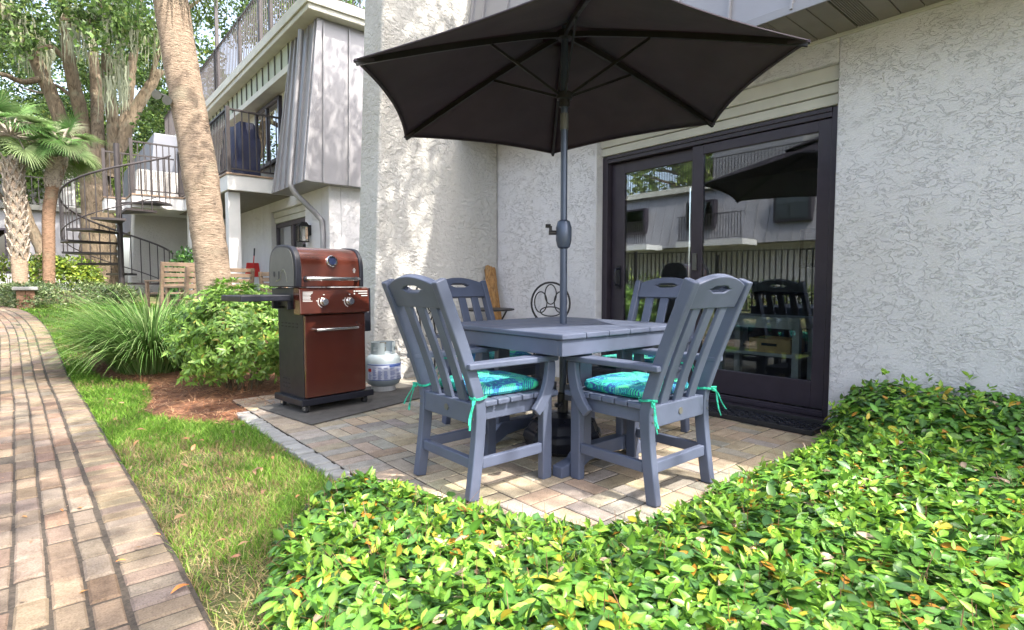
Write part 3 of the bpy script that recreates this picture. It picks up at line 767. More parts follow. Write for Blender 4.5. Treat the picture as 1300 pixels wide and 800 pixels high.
for r in range(4):
    for k in range(36): fs.append((r*36+k, r*36+(k+1) % 36, (r+1)*36+(k+1) % 36, (r+1)*36+k))
m.add(vs, fs); m.build('vent_flap', M_canvas, cn, smooth=True, solid=.0025, rel=True)
for i in range(6):
    rb = MB(); pts = [rib_pt(i, k/8)+Vector((0, 0, -.035+.02*(k/8))) for k in range(9)]; pts[0] = HUB+(UC[i]-HUB)*.03
    for p, q in zip(pts, pts[1:]): rb.bar(p, q, .018, .028)
    ob = rb.build('rib', M_iron, u)
    e = rib_pt(i, .40)+Vector((0, 0, -.042)); rr = Vector((UX, UY, 2.035)); d = (e-rr); d.z = 0; d.normalize()
    sb = MB().bar(rr+d*.035, e, .010, .014); sb.build('strut', M_iron, u)
    tp = MB().bar(rib_pt(i, .93)+Vector((0, 0, -.022)), UC[i]+Vector((0, 0, .016))+(UC[i]-APEX).normalized()*.008, .026, .012); tp.build('rib_pocket', M_canvas, u)
for i in range(6):      # rolled hem along each edge
    hm = MB(); pts = []
    for s_ in range(13):
        w_ = s_/12; k_ = 4*w_*(1-w_); a_ = rib_pt(i, 1).lerp(rib_pt(i+1, 1), w_); p_ = APEX+(a_-APEX)*(1-.045*k_); p_.z -= .022*k_*math.sin(PI*.9)+.004; pts.append(p_)
    for p_, q_ in zip(pts, pts[1:]): hm.bar(p_, q_, .016, .005)
    hm.build('hem', M_canvas, cn)
MB().lathe([(.02, 2.345), (.05, 2.35), (.052, 2.385), (.02, 2.392)], (UX, UY, 0), 18).build('hub', M_iron, u)
MB().lathe([(.021, 1.97), (.030, 1.975), (.030, 2.01), (.045, 2.015), (.045, 2.05), (.021, 2.056)], (UX, UY, 0), 18).build('runner', M_iron, u)
MB().lathe([(.022, 1.845), (.0235, 1.845), (.0235, 1.935), (.022, 1.935)], (UX, UY, 0), 18).build('sleeve_label', M_greyp, u)
MB().lathe([(.006, 2.40), (.04, 2.45), (.028, 2.49), (.03, 2.53), (.012, 2.56), (.004, 2.565)], (UX, UY, 0), 16).build('finial', M_iron, u, smooth=True)
hs = MB(); hs.lathe([(.022, 1.17), (.036, 1.18), (.046, 1.22), (.046, 1.29), (.036, 1.325), (.021, 1.335)], (UX, UY, 0), 20)
hb = hs.build('crank_housing', M_pole, u, smooth=True)
MB().tube([(UX-.03, UY+.02, 1.262), (UX-.07, UY+.05, 1.262)], .013, 10).tube([(UX-.062, UY+.045, 1.262), (UX-.062, UY+.045, 1.30)], .009, 8).tube([(UX-.062, UY+.045, 1.30), (UX-.085, UY+.062, 1.30)], .011, 8).build('crank_handle', M_iron, hb)

b = empty('umbrella_base', (UX, UY, 0), 'black faceted resin umbrella base on the pavers under the table', 'umbrella base')
MB().lathe([(.17, 0), (.215, .03), (.235, .085), (.225, .12), (.21, .128), (.19, .175), (.12, .205), (.05, .215), (.03, .22)], (UX, UY, 0), 10).build('weight', M_base, b, .012, seg=3)
MB().lathe([(.029, .221), (.032, .221), (.032, .33), (.023, .335)], (UX, UY, 0), 18).build('collar', M_base, b)
MB().tube([(UX-.03, UY-.02, .28), (UX-.085, UY-.05, .28)], .008, 8).lathe([(.02, -.01), (.024, 0), (.02, .012)], (UX-.09, UY-.053, .28), 8).build('clamp_knob', M_base, b)

# ------------------------------------------------------------------ grill
GA = R(7)
g = empty('gas_grill', (1.455, 4.05, 0), 'brown and black two burner gas grill on casters beside the azalea', 'grill', rz=GA)
def gp(mb, name, m, bev=.004, parent=None, **k):       # built in the grill's own frame: x along front, y into depth
    if not name.startswith('caster'): mb.v = [(v[0], v[1]*.78 if v[1] > 0 else v[1], v[2]) for v in mb.v]
    o = mb.build(name, m, parent or g, bev, rel=False, **k); return o
# base tray and casters
gp(MB().bx(-.035, .575, -.02, .56, .066, .115), 'base_tray', M_blackp, .006)
for x, y in ((.02, .03), (.52, .03), (.02, .39), (.52, .39)):
    w = gp(MB().lathe([(.006, -.014), (.027, -.014), (.0305, -.009), (.0305, .009), (.027, .014), (.006, .014)], (x, y+.012, .0315), 18, 'x'), 'caster', M_dark, 0)
    gp(MB().bx(x-.018, x-.0135, y-.012, y+.024, .025, .0655).bx(x+.0135, x+.018, y-.012, y+.024, .025, .0655), 'caster_fork', M_chrome, .001, w)
cab = MB().bx(.0, .008, .02, .53, .116, .80).bx(.502, .51, .02, .53, .116, .80).bx(.009, .501, .522, .53, .116, .80).bx(.009, .501, .03, .52, .116, .122)
cabo = gp(cab, 'cabinet', M_blackp, .002)
m = MB()
for zz in (.665, .64):
    for k in range(5): m.bx(-.0025, .001, .12+.075*k, .16+.075*k, zz, zz+.008)
for zz in (.20, .235, .17):
    for k in range(3): m.bx(-.0025, .001, .30+.06*k, .335+.06*k, zz, zz+.012)
gp(m, 'vent_slot', M_dark, 0, cabo)
dr = gp(MB().bx(.003, .507, -.012, .018, .122, .735), 'cabinet_door', M_brown, .006)
gp(MB().tube([(.085, -.012, .628), (.085, -.05, .628), (.10, -.058, .628), (.40, -.058, .628), (.415, -.05, .628), (.415, -.012, .628)], .0115, 12), 'door_handle', M_chrome, 0, dr, smooth=True)
cp = gp(MB().prism([(-.045, .742), (-.06, .75), (-.045, .93), (-.02, .94), (.06, .94), (.06, .742)], 'x', -.052, .522), 'control_panel', M_brown, .005)
for x in (.13, .345):
    z = .835; y = -.055
    kb = gp(MB().lathe([(.001, .034), (.022, .034), (.025, .030), (.027, .012), (.031, .010), (.033, 0), (.001, 0)], (x, y, z), 28, 'y'), 'control_knob', M_chrome, 0, cp, smooth=True)
    m = MB()                                        # dial marks round the knob
    for a in range(-40, 221, 14):
        r1, r2 = .042, .047; ca, sa = math.cos(R(a)), math.sin(R(a))
        if 100 < a < 215: m.box((x+ca*.044, y-.0005, z-sa*.044+.0), (.007, .002, .007))
    for dx, dz in ((-.052, .008), (.002, .052), (.0, -.052)): m.box((x+dx, y-.0005, z+dz), (.012, .002, .006))
    gp(m, 'dial_marking', M_pale, 0, cp)
m = MB()
for k in range(8):                                  # block of small safety print at left, three lines at right
    wv = .055+.03*random.random(); m.bx(-.03, -.03+wv, -.0535, -.0515, .905-.0095*k, .910-.0095*k)
for k, wv in enumerate((.10, .075, .05)): m.bx(.50-wv-.0*k, .505, -.0535, -.0515, .908-.018*k, .915-.018*k)
m.bx(.385, .395, -.0535, -.0515, .905, .916); m.bx(.385, .395, -.0535, -.0515, .886, .897)
gp(m, 'safety_print', M_pale, 0, cp)
gp(MB().bx(-.045, .515, .062, .53, .80, .935), 'firebox', M_blackp, .004)
# lid: curved shell between two end caps
prof = [(-.035, .945), (-.038, 1.03), (-.034, 1.11), (-.018, 1.165), (.015, 1.205), (.07, 1.230), (.18, 1.243), (.32, 1.243), (.42, 1.21), (.47, 1.15), (.49, 1.05), (.49, .945)]
prs = interp_profile(prof, 3)
lid = MB().prism([tuple(p) for p in prs], 'x', -.030, .445); lo = gp(lid, 'lid', M_brown, .003, smooth=True)
grow = lambda k: [(p[0]+(p[0]-.22)*k*1.2, .945+(p[1]-.945)*(1+k)) for p in prs]
for nm_, x0, x1 in (('end', -.075, -.0305), ('end', .4455, .478)):
    pr = grow(.03); ec = gp(MB().prism(pr, 'x', x0, x1), 'lid_end_cap', M_blackp, .006, lo, smooth=True)
pr = [(.22+(p[0]-.22)*.93, .95+(p[1]-.945)*.95) for p in prs]
sp_ = gp(MB().prism(pr, 'x', -.079, -.0752), 'lid_side_panel', M_greyp, .003, lo)
gp(MB().strap([(.10, .985), (.12, 1.04), (.17, 1.075), (.21, 1.06), (.24, 1.0), (.33, .985)], .006, 'x', -.082, -.0795), 'side_emboss', M_chrome, 0, lo)
gp(MB().bx(-.082, -.0795, .26, .275, 1.0, 1.06).lathe([(.001, -.0815), (.02, -.0815), (.02, -.0795), (.001, -.0795)], (0, .37, 1.04), 14, 'x'), 'hinge_plate', M_blackp, 0, lo)
gp(MB().tube([(.005, -.035, 1.005), (.005, -.075, 1.005), (.02, -.088, 1.005), (.40, -.088, 1.005), (.415, -.075, 1.005), (.415, -.035, 1.005)], .0145, 14), 'lid_handle', M_chrome, 0, lo, smooth=True)
for x in (.005, .415): gp(MB().lathe([(.001, 0), (.021, 0), (.021, .008), (.001, .008)], (x, -.036, 1.005), 16, 'y'), 'handle_boss', M_blackp, 0, lo)
tn = Matrix.Rotation(R(-12), 3, 'X')
tm = MB(); tm.lathe([(.001, -.006), (.043, -.006), (.045, .008), (.040, .016), (.031, .016), (.029, .009), (.001, .009)], (0, 0, 0), 26, 'y')
tm.v = [tuple(tn @ Vector(v)+Vector((.215, -.031, 1.135))) for v in tm.v]; th_ = gp(tm, 'thermometer', M_chrome, 0, lo, smooth=True)
tm = MB(); tm.lathe([(.001, .0095), (.0285, .0095), (.0285, .0105), (.001, .0105)], (0, 0, 0), 22, 'y'); tm.box((0, -.0112, .004), (.004, .0012, .03), Matrix.Rotation(R(40), 3, 'Y')); tm.v = [tuple(tn @ Vector(v)+Vector((.215, -.031, 1.135))) for v in tm.v]
gp(tm, 'thermometer_dial', M_dial, 0, lo)
bd = MB()
for k, (s_, mm) in enumerate(((.030, M_pale), (.025, M_blackp))):
    bd = MB().box((.40, -.0345-.0012*k, 1.075), (s_*1.2, .002, s_*1.2), Matrix.Rotation(R(-8), 3, 'X') @ Matrix.Rotation(R(45), 3, 'Y')); gp(bd, 'diamond_badge', mm, 0, lo)
bd = MB()
for k in (-.010, 0.0, .010): bd.bx(.40-.011+abs(k)*.5, .40+.011-abs(k)*.5, -.0385, -.0365, 1.075+k-.0025, 1.075+k+.0025)
gp(bd, 'badge_print', M_pale, 0, lo)
# shelves
gp(MB().bx(-.43, -.082, .03, .48, .845, .888), 'side_shelf', M_blackp, .006)
gp(MB().bx(-.082, .0, .10, .14, .78, .845), 'shelf_bracket', M_blackp, .003); gp(MB().bx(-.082, .0, .40, .44, .78, .845), 'shelf_bracket', M_blackp, .003)
gp(MB().bx(.526, .585, .03, .47, .585, .935), 'folded_shelf', M_blackp, .006)

# ------------------------------------------------------------------ mat, propane tank, log, bistro set, boot tray
mt = MB(); mt.prism([(1.37, 3.71), (2.75, 4.09), (2.58, 4.80), (1.25, 4.50)], 'z', .003, .012)
tag(mt.build('grill_mat', M_mat, bevel=.003), 'dark grey rubber mat on the pavers beneath the grill and tank', 'mat')
cx, cy = 2.33, 4.52
pt = empty('propane_tank', (cx, cy, .012), 'grey propane tank with a printed white label beside the grill', 'propane tank')
def cyl_patch(m, r, a0, a1, z0, z1, n=14, th=.0012):
    vs = []
    for k in range(n+1):
        a = R(a0+(a1-a0)*k/n)
        for z in (z0, z1):
            for rr in (r, r+th): vs.append((cx+rr*math.cos(a), cy+rr*math.sin(a), z))
    fs = []
    for k in range(n):
        o = k*4; q = o+4; fs += [(o+1, q+1, q+3, o+3), (o, o+2, q+2, q), (o, q, q+1, o+1), (o+2, o+3, q+3, q+2)]
    fs += [(0, 1, 3, 2), (n*4, n*4+2, n*4+3, n*4+1)]; m.add(vs, fs)
RT = .158
body = [(.02, .035), (.10, .04), (.138, .06), (RT, .10), (RT, .255), (.148, .295), (.12, .325), (.07, .342), (.02, .345)]
bo = MB().lathe(body, (cx, cy, .012), 36).build('tank_body', M_tank, pt, smooth=True)
MB().lathe([(.10, 0), (.108, 0), (.108, .05), (.10, .05)], (cx, cy, .0125), 28).build('foot_ring', M_pale, pt)
m = MB(); cyl_patch(m, RT+.0008, 185, 330, .118, .262, 40); lb = m.build('paper_label', M_label, bo)
m = MB(); cyl_patch(m, RT+.0024, 186, 329, .252, .260, 30); cyl_patch(m, RT+.0024, 262, 312, .236, .250, 14); cyl_patch(m, RT+.0024, 186, 329, .119, .124, 30); m.build('label_print', M_blue, lb)
m = MB()
for a in range(196, 322, 2):
    pass
for col_ in ((192, 204), (208, 222), (226, 240), (244, 259), (264, 284), (288, 311)):
    z = .232
    while z > .132:
        if random.random() > .12: cyl_patch(m, RT+.0024, col_[0], col_[0]+(col_[1]-col_[0])*random.uniform(.6, 1), z-.0035, z, 6)
        z -= .0075
m.build('label_print', M_ink, lb)
m = MB(); cyl_patch(m, RT+.0036, 190, 203, .195, .222, 6); m.build('warning_print', M_red, lb)
col_m = MB(); rr = .105
vs = []; fs = []
angs = list(range(-70, 251, 10))
for a in angs:
    for z in (.335, .372, .405, .445):
        for r_ in (rr, rr+.004): vs.append((cx+r_*math.cos(R(a)), cy+r_*math.sin(R(a)), z))
for k in range(len(angs)-1):
    for q in range(3):
        if q == 1 and angs[k] in (-60, -50, 190, 200, 210, 60, 70): continue
        o = k*8+q*2; p = o+8; fs += [(o, p, p+2, o+2), (o+1, o+3, p+3, p+1), (o, o+1, p+1, p), (o+2, p+2, p+3, o+3)]
col_m.add(vs, fs); col_m.build('collar', M_tank, pt)
MB().lathe([(.015, .345), (.024, .35), (.024, .385), (.014, .39), (.014, .41), (.03, .415), (.03, .43), (.002, .432)], (cx, cy, .012), 14).build('valve', M_greyp, pt)

# split log leaning in the corner
lg = MB(); a0, a1 = Vector((3.80, 4.66, 0)), Vector((3.90, 4.955, 1.15)); n = 16; vs = []; fs = []
ax_ = (a1-a0).normalized(); sd = Vector((1, -.15, 0)).normalized(); nm = ax_.cross(sd).normalized()
for i in range(n+1):
    tt = i/n; c_ = a0.lerp(a1, tt); w = .085-.018*tt
    for k in range(14):
        th = 2*PI*k/14; rr = 1+.22*math.sin(3.1*k+.6*math.sin(i*.5))+.06*random.uniform(-1, 1)
        vs.append(c_+sd*math.cos(th)*w*rr+nm*math.sin(th)*.035*rr+(ax_*random.uniform(-.03, .04) if i == n else Vector()))
for i in range(n):
    for k in range(14): fs.append((i*14+k, i*14+(k+1) % 14, (i+1)*14+(k+1) % 14, (i+1)*14+k))
fs += [tuple(range(13, -1, -1)), tuple(n*14+k for k in range(14))]
lg.add(vs, fs); tag(lg.build('split_log', M_drift), 'rough brown split log leaning in the corner of the stucco wall', 'log')

# bistro table
bx_, by_ = 3.47, 4.45
bt = empty('bistro_table', (bx_, by_, 0), 'small round black iron bistro table in front of the split log', 'table')
m = MB().lathe([(.001, .695), (.265, .695), (.275, .70), (.275, .712), (.262, .715), (.001, .712)], (bx_, by_, 0), 36); m.build('table_top', M_iron, bt)
for k in range(3):
    a = R(90+120*k); ca, sa = math.cos(a), math.sin(a)
    MB().tube([(bx_+ca*r_, by_+sa*r_, z_) for r_, z_ in ((.20, .69), (.15, .60), (.05, .42), (.05, .28), (.13, .12), (.24, .0))], .009, 8).build('leg', M_iron, bt, smooth=True)
def bistro_chair(x, y, rz, lab):
    c_ = empty('bistro_chair', (x, y, 0), lab, 'chair', 'iron bistro chairs by the corner', R(rz))
    B = lambda mb_, nm_: mb_.build(nm_, M_iron, c_, rel=False, smooth=True)
    B(MB().lathe([(.001, .44), (.17, .44), (.185, .447), (.185, .458), (.001, .46)], (0, 0, 0), 30), 'seat')
    tilt = lambda px_, z_: (px_, -.17-.12*(z_-.45), z_)
    el = lambda cx_, cz_, a_, b_, r_=.007, n_=30, ph=0: MB().tube([tilt(cx_+a_*math.cos(2*PI*k/n_+ph), cz_+b_*math.sin(2*PI*k/n_+ph)) for k in range(n_+1)], r_, 7)
    B(el(0, .78, .185, .20, .010), 'back_frame')
    sc_ = MB()
    for cx_, cz_, a_, b_ in ((0, .865, .055, .095), (0, .70, .10, .045), (-.095, .79, .06, .10), (.095, .79, .06, .10)):
        sc_.tube([tilt(cx_+a_*math.cos(2*PI*k/24), cz_+b_*math.sin(2*PI*k/24)) for k in range(25)], .006, 6)
    B(sc_, 'back_scroll')
    for sx in (-1, 1):
        B(MB().tube([tilt(sx*.14, .66), (sx*.15, -.17, .45), (sx*.17, -.2, 0)], .009, 8), 'leg')
        B(MB().tube([(sx*.14, .13, .44), (sx*.16, .16, .2), (sx*.18, .19, 0)], .009, 8), 'leg')
    return c_
bistro_chair(3.60, 3.66, 136, 'black iron bistro chair with looped back, behind the umbrella pole')
bistro_chair(3.05, 4.62, -150, 'black iron bistro chair half hidden behind the far slatted armchair')

# boot tray at the sill
q = [(3.72, 1.42), (4.0, 1.42), (4.0, 2.62), (3.72, 2.62)]
bt_ = empty('boot_tray', (3.86, 2.0, 0), 'shallow black boot tray with diamond relief below the sliding door', 'tray')
MB().bx(3.70, 4.02, 1.40, 2.65, .003, .010).build('tray_floor', M_dark, bt_)
MB().bx(3.685, 3.699, 1.385, 2.665, .003, .036).bx(4.021, 4.035, 1.385, 2.665, .003, .036).bx(3.70, 4.02, 1.385, 1.399, .003, .036).bx(3.70, 4.02, 2.651, 2.665, .003, .036).build('tray_rim', M_dark, bt_, .004)
m = MB()
for i in range(4):
    for j in range(17):
        x = 3.745+i*.077; y = 1.44+j*.073
        for s in (-1, 1): m.bar((x-.032, y-s*.032, .0125), (x+.032, y+s*.032, .0125), .008, .006)
m.build('diamond_relief', M_base, bt_)

# ------------------------------------------------------------------ our townhouse
WX = 4.05; FX = 4.19
h = empty('townhouse', (WX, 2.5, 0), 'near townhouse with white rough stucco wall, dark sliding door and metal mansard', 'house')
OY0, OY1, OZ = 1.43, 3.51, 2.43
def rough_box(mb, x0, x1, y0, y1, z0, z1): mb.bx(x0, x1, y0, y1, z0, z1)
m = MB()
m.bx(WX, WX+.30, -6, OY0, -.05, 2.62).bx(WX, WX+.30, OY1, 5.5, -.05, 2.62).bx(WX, WX+.30, OY0, OY1, OZ, 2.62)
wl = m.build('stucco_wall', M_stucco, h, .012, seg=3)
# chimney wing, leaning back as it rises
def chim(name, y0, y1, x0, x1t, X1, z1, par, mat_):
    z0 = -.1; vs = [(x0, y0, z0), (X1, y0, z0), (X1, y1, z0), (x0, y1, z0), (x1t, y0+.0, z1), (X1, y0, z1), (X1, y1, z1), (x1t, y1, z1)]
    mb = MB(); n = 30
    mb.add(vs, [(3, 2, 1, 0), (4, 5, 6, 7), (0, 1, 5, 4), (1, 2, 6, 5), (2, 3, 7, 6), (3, 0, 4, 7)]); return mb.build(name, mat_, par, .03, seg=4)
chim('chimney_wing', 4.985, 5.40, 2.455, 2.74, WX-.003, 6.6, h, M_stucco2)
# header siding above the door
m = MB(); m.bx(FX-.07, FX+.04, OY0+.001, OY1-.001, 2.175, 2.245); m.bx(FX-.085, FX-.01, OY0+.001, OY1-.001, 2.25, 2.325).bx(FX-.10, FX-.02, OY0+.001, OY1-.001, 2.33, OZ-.002)
m.build('header_siding', M_trim, h, .006)
# soffit: vinyl strips with vented panels, fascia drip and mansard
EX, EZ = 3.47, 2.60
m = MB(); y = -6.0; vents = []; k = 0
while y < 4.98:
    y1 = min(4.98, y+.118)
    if k % 4 == 1:
        vent = MB(); vents.append(vent)
        for j in range(9):
            vent.bx(EX+.02, WX-.022, y+.004+j*.0123, min(y1, y+.0115+j*.0123), EZ+.003, EZ+.012)
    else: m.bx(EX+.02, WX-.022, y+.003, y1-.003, EZ, EZ+.012)
    y += .118; k += 1
so = m.build('soffit', M_soffit, h, .002); [vv.build('soffit_vent', M_soffit, so) for vv in vents]
MB().bx(EX+.02, WX-.02, -6, 4.98, EZ+.013, EZ+.03).build('soffit_backing', M_dark, h)
MB().bx(WX-.020, WX-.003, -6, 4.98, EZ-.02, EZ+.012).build('soffit_moulding', M_trim, h, .003)
slx = lambda z: EX+(z-2.6)*.155
m = MB(); m.prism([(EX, 2.585), (EX+.018, 2.585), (slx(5.4)+.02, 5.4), (slx(5.4), 5.4)], 'y', -6, 4.98)
mr = m.build('mansard_roof', M_metalroof, h)
m = MB(); y = -5.8
while y < 4.97:
    m.bar((slx(2.6)-.011, y, 2.595), (slx(5.4)-.011, y, 5.4), .016, .026, (1, 0, 0)); y += .405
m.bar((slx(2.6)-.01, 4.955, 2.595), (slx(5.4)-.01, 4.955, 5.4), .045, .03, (1, 0, 0))
m.build('standing_seam', M_metalroof, mr, .002)
MB().bx(EX-.012, EX+.0, -6, 4.98, 2.575, 2.63).build('drip_edge', M_metalroof, h, .003)
MB().bx(slx(5.4)+.04, 9, -6.2, 5.5, 5.42, 5.65).build('roof_deck', M_trim, h, .01)
# sliding door
sd = MB()
F0, F1 = FX-.05, FX+.07
sd.bx(F0, F1, OY0+.002, OY0+.062, .035, 2.17).bx(F0, F1, OY1-.062, OY1-.002, .035, 2.17).bx(F0, F1, OY0+.063, OY1-.063, 2.105, 2.17).bx(F0, F1, OY0+.063, OY1-.063, .035, .075)
door = sd.build('sliding_door', M_bronze, h, .004)
def leaf(y0, y1, x0, x1, z0, z1, st, top, bot):
    m = MB(); m.bx(x0, x1, y0, y0+st[0], z0, z1).bx(x0, x1, y1-st[1], y1, z0, z1).bx(x0, x1, y0+st[0]+.0005, y1-st[1]-.0005, z1-top, z1).bx(x0, x1, y0+st[0]+.0005, y1-st[1]-.0005, z0, z0+bot)
    m.build('door_panel', M_bronze, door, .004)
    gx_ = (x0+x1)/2; MB().bx(gx_-.004, gx_+.004, y0+st[0]-.006, y1-st[1]+.006, z0+bot-.006, z1-top+.006).build('glass_pane', M_glass, door)
leaf(1.497, 2.56, FX-.035, FX+.005, .085, 2.10, (.085, .10), .075, .19)
leaf(2.50, 3.443, FX+.012, FX+.05, .085, 2.10, (.06, .15), .10, .19)
# screen track and fixed screen rail seen in front of the right leaf
MB().bx(FX-.062, FX-.0505, OY0+.06, OY1-.06, .035, .058).build('screen_track', M_bronze, door, .002); MB().bx(FX-.062, FX-.0505, OY0+.06, OY1-.06, 2.14, 2.168).build('screen_track', M_bronze, door, .002)
hd = MB().bx(FX-.0, FX+.0115, 3.325, 3.365, .92, 1.14).tube([(FX+.005, 3.345, .95), (FX-.045, 3.345, .955), (FX-.055, 3.345, .985), (FX-.055, 3.345, 1.08), (FX-.045, 3.345, 1.105), (FX+.005, 3.345, 1.11)], .011, 10)
hd.build('door_handle', M_blackp, door)
MB().bx(FX-.052, FX-.0355, 2.50, 2.535, 1.08, 1.22).build('latch', M_greyp, door, .003)
MB().bx(WX-.0, F0-.001, OY0+.002, OY1-.002, -.02, .03).bx(F0, FX+.07, OY0+.003, OY1-.003, -.02, .034).build('sill', M_bronze, h, .004)
# room behind the glass
m = MB(); m.bx(WX+.31, 8.4, -1.5, 5.2, -.06, .02); m.build('room_floor', M_intfloor, h)
m = MB(); m.bx(8.41, 8.5, -1.5, 5.2, .02, 2.6).bx(WX+.31, 8.4, -1.6, -1.51, .02, 2.6).bx(WX+.31, 8.4, 5.21, 5.3, .02, 2.6); m.build('room_wall', M_intwall, h)
MB().bx(WX+.31, 8.5, -1.6, 5.3, 2.601, 2.612).build('room_ceiling', M_intwall, h)
MB().bx(4.9, 8.5, -6, 5.3, 2.63, 5.41).build('upper_floor', M_intwall, h)
ct = empty('console_table', (5.3, 2.25, .02), 'weathered grey console table seen through the right door panel', 'table')
CX0, CX1, CY0, CY1 = 5.05, 5.45, 2.03, 2.80
m = MB().bx(CX0, CX1, CY0, CY1, .63, .665); m.build('table_top', M_console, ct, .004)
MB().bx(CX0+.03, CX1-.03, CY0+.03, CY1-.03, .30, .33).build('shelf', M_console, ct, .004)
for x in (CX0, CX1-.06):
    for y in (CY0, CY1-.06): MB().bx(x, x+.06, y, y+.06, .021, .629).build('leg', M_console, ct, .003)
m = MB().bx(CX0+.061, CX1-.061, CY0+.015, CY0+.045, .56, .629).bx(CX0+.061, CX1-.061, CY1-.045, CY1-.015, .56, .629).bx(CX0+.012, CX0+.04, CY0+.061, CY1-.061, .56, .629); m.build('apron', M_console, ct, .003)
bxx = empty('wooden_box', (5.22, 2.0, .331), 'honey coloured wooden box with a slot handle on the console shelf', 'box')
m = MB(); m.bx(5.09, 5.105, 2.12, 2.50, .331, .46).bx(5.39, 5.405, 2.12, 2.50, .331, .46).bx(5.1055, 5.3895, 2.12, 2.135, .331, .46).bx(5.1055, 5.3895, 2.485, 2.50, .331, .46).bx(5.1055, 5.3895, 2.1355, 2.4845, .331, .345); m.build('box_wall', M_crate, bxx, .002)
MB().bx(5.086, 5.0895, 2.24, 2.38, .395, .42).build('slot_handle', M_dark, bxx)
pf = empty('picture_frame', (8.395, 3.0, 1.4), 'black framed picture on the wall of the room behind the glass', 'picture')
MB().bx(8.37, 8.405, 2.6, 3.4, 1.2, 1.75).build('frame', M_dark, pf, .004); MB().bx(8.362, 8.3695, 2.66, 3.34, 1.26, 1.69).build('print_sheet', M_greyp, pf)
ic = empty('sideboard', (8.1, 2.6, .02), 'dark sideboard against the back wall of the room behind the glass', 'cabinet')
MB().bx(7.9, 8.38, 1.5, 3.9, .12, .85).build('body', M_dark, ic, .006); MB().bx(7.95, 8.33, 1.55, 3.85, .0215, .119).build('plinth', M_dark, ic)
MB().bx(7.886, 7.899, 1.53, 2.68, .15, .82).bx(7.886, 7.899, 2.72, 3.87, .15, .82).build('door_front', M_intfloor, ic, .003)

# ------------------------------------------------------------------ railings and further houses
def rail_mb(a, b, hgt, sp=.105, base=.08, w=.018, top=(.045, .03)):
    a, b = Vector(a), Vector(b); m = MB(); d = b-a; n = max(2, int(d.length/sp))
    m.bar(a+Vector((0, 0, hgt)), b+Vector((0, 0, hgt)), *top); m.bar(a+Vector((0, 0, base)), b+Vector((0, 0, base)), .03, .025)
    for k in range(1, n):
        p = a+d*k/n; m.bar(p+Vector((0, 0, base)), p+Vector((0, 0, hgt-.01)), w, w)
    return m
def post_mb(p, hgt, w=.05): return MB().bx(p[0]-w/2, p[0]+w/2, p[1]-w/2, p[1]+w/2, p[2], p[2]+hgt)

n2 = empty('townhouse', (3.6, 12, .3), 'second townhouse beyond the chimney wing, with balcony, downspout and rooftop terrace', 'house')
BX = 3.6
m = MB()
m.bx(BX, BX+.2, 8.78, 9.85, 0, 2.6).bx(BX, BX+.2, 11.75, 16, 0, 2.6).bx(BX, BX+.2, 9.85, 11.75, 2.40, 2.6).bx(BX+.201, 9, 8.78, 8.98, 0, 2.6)
m.build('stucco_wall', M_stucco, n2, .012)
m = MB(); m.bx(BX+.08, BX+.12, 9.851, 11.749, 2.18, 2.28).bx(BX+.06, BX+.12, 9.851, 11.749, 2.285, 2.395); m.build('header_siding', M_trim, n2, .005)
fr = MB(); fr.bx(BX+.10, BX+.17, 9.853, 9.93, .2, 2.17).bx(BX+.10, BX+.17, 11.67, 11.747, .2, 2.17).bx(BX+.10, BX+.17, 9.931, 11.669, 2.09, 2.17).bx(BX+.10, BX+.17, 10.75, 10.87, .2, 2.089).bx(BX+.10, BX+.17, 9.931, 11.669, .2, .3)
fo = fr.build('sliding_door', M_bronze, n2, .004)
MB().bx(BX+.13, BX+.14, 9.925, 10.755, .29, 2.095).build('glass_pane', M_glass2, fo); MB().bx(BX+.13, BX+.14, 10.865, 11.675, .29, 2.095).build('glass_pane', M_glass2, fo)
MB().bx(BX+1.5, BX+1.6, 9, 16, .1, 5.1).bx(BX+.21, BX+1.49, 9, 16, .1, .16).build('room_wall', M_intwall, n2)
# mansard: near piece, band above the balcony
mx = lambda z: 3.16+(z-2.55)*.10
m = MB(); YN = 8.62; YF = 10.25
m.add([(mx(2.55), YN, 2.55), (8.5, YN, 2.55), (8.5, YF, 2.55), (mx(2.55), YF, 2.55), (mx(5.08), YN, 5.08), (8.5, YN, 5.08), (8.5, YF-.55, 5.08), (mx(5.08), YF-.55, 5.08)],
      [(3, 2, 1, 0), (4, 5, 6, 7), (0, 1, 5, 4), (1, 2, 6, 5), (2, 3, 7, 6), (3, 0, 4, 7)])
mr2 = m.build('mansard_siding', M_metalroof, n2, .01)
m = MB()
for k in range(6):
    y = YN+.05+k*.28; m.bar((mx(2.57)-.015, y, 2.56), (mx(5.06)-.015, min(y, YF-.55), 5.06), .022, .036, (1, 0, 0))
for k in range(8):
    x = 3.45+.42*k; m.bar((x, YN-.012, 2.56), (x+.05, YN-.012, 5.06), .022, .028, (0, 1, 0))
m.bar((mx(2.56)+.03, YN-.012, 2.56), (mx(5.06)+.03, YN-.012, 5.06), .09, .03, (0, 1, 0))
m.build('standing_seam', M_metalroof, mr2, .003)
m = MB().bx(mx(4.8), mx(4.8)+.12, YF-.54, 21, 4.72, 5.08); bnd = m.build('fascia_panel', M_green, n2)
y = YF-.4
while y < 21: MB().bar((mx(4.8)-.012, y, 4.73), (mx(4.8)-.012, y, 5.07), .02, .024, (1, 0, 0)).build('panel_batten', M_greyp, bnd); y += .36
MB().bx(mx(4.7)-.02, mx(4.7)+.3, YF-.50, 21, 4.60, 4.715).build('header_beam', M_trim, n2, .008)
MB().bx(BX+.05, BX+.2, YF-.2, 21, 2.9, 4.9).build('upper_wall', M_trim, n2)
wf = MB(); wy0, wy1, wz0, wz1 = 11.05, 12.6, 3.35, 4.56
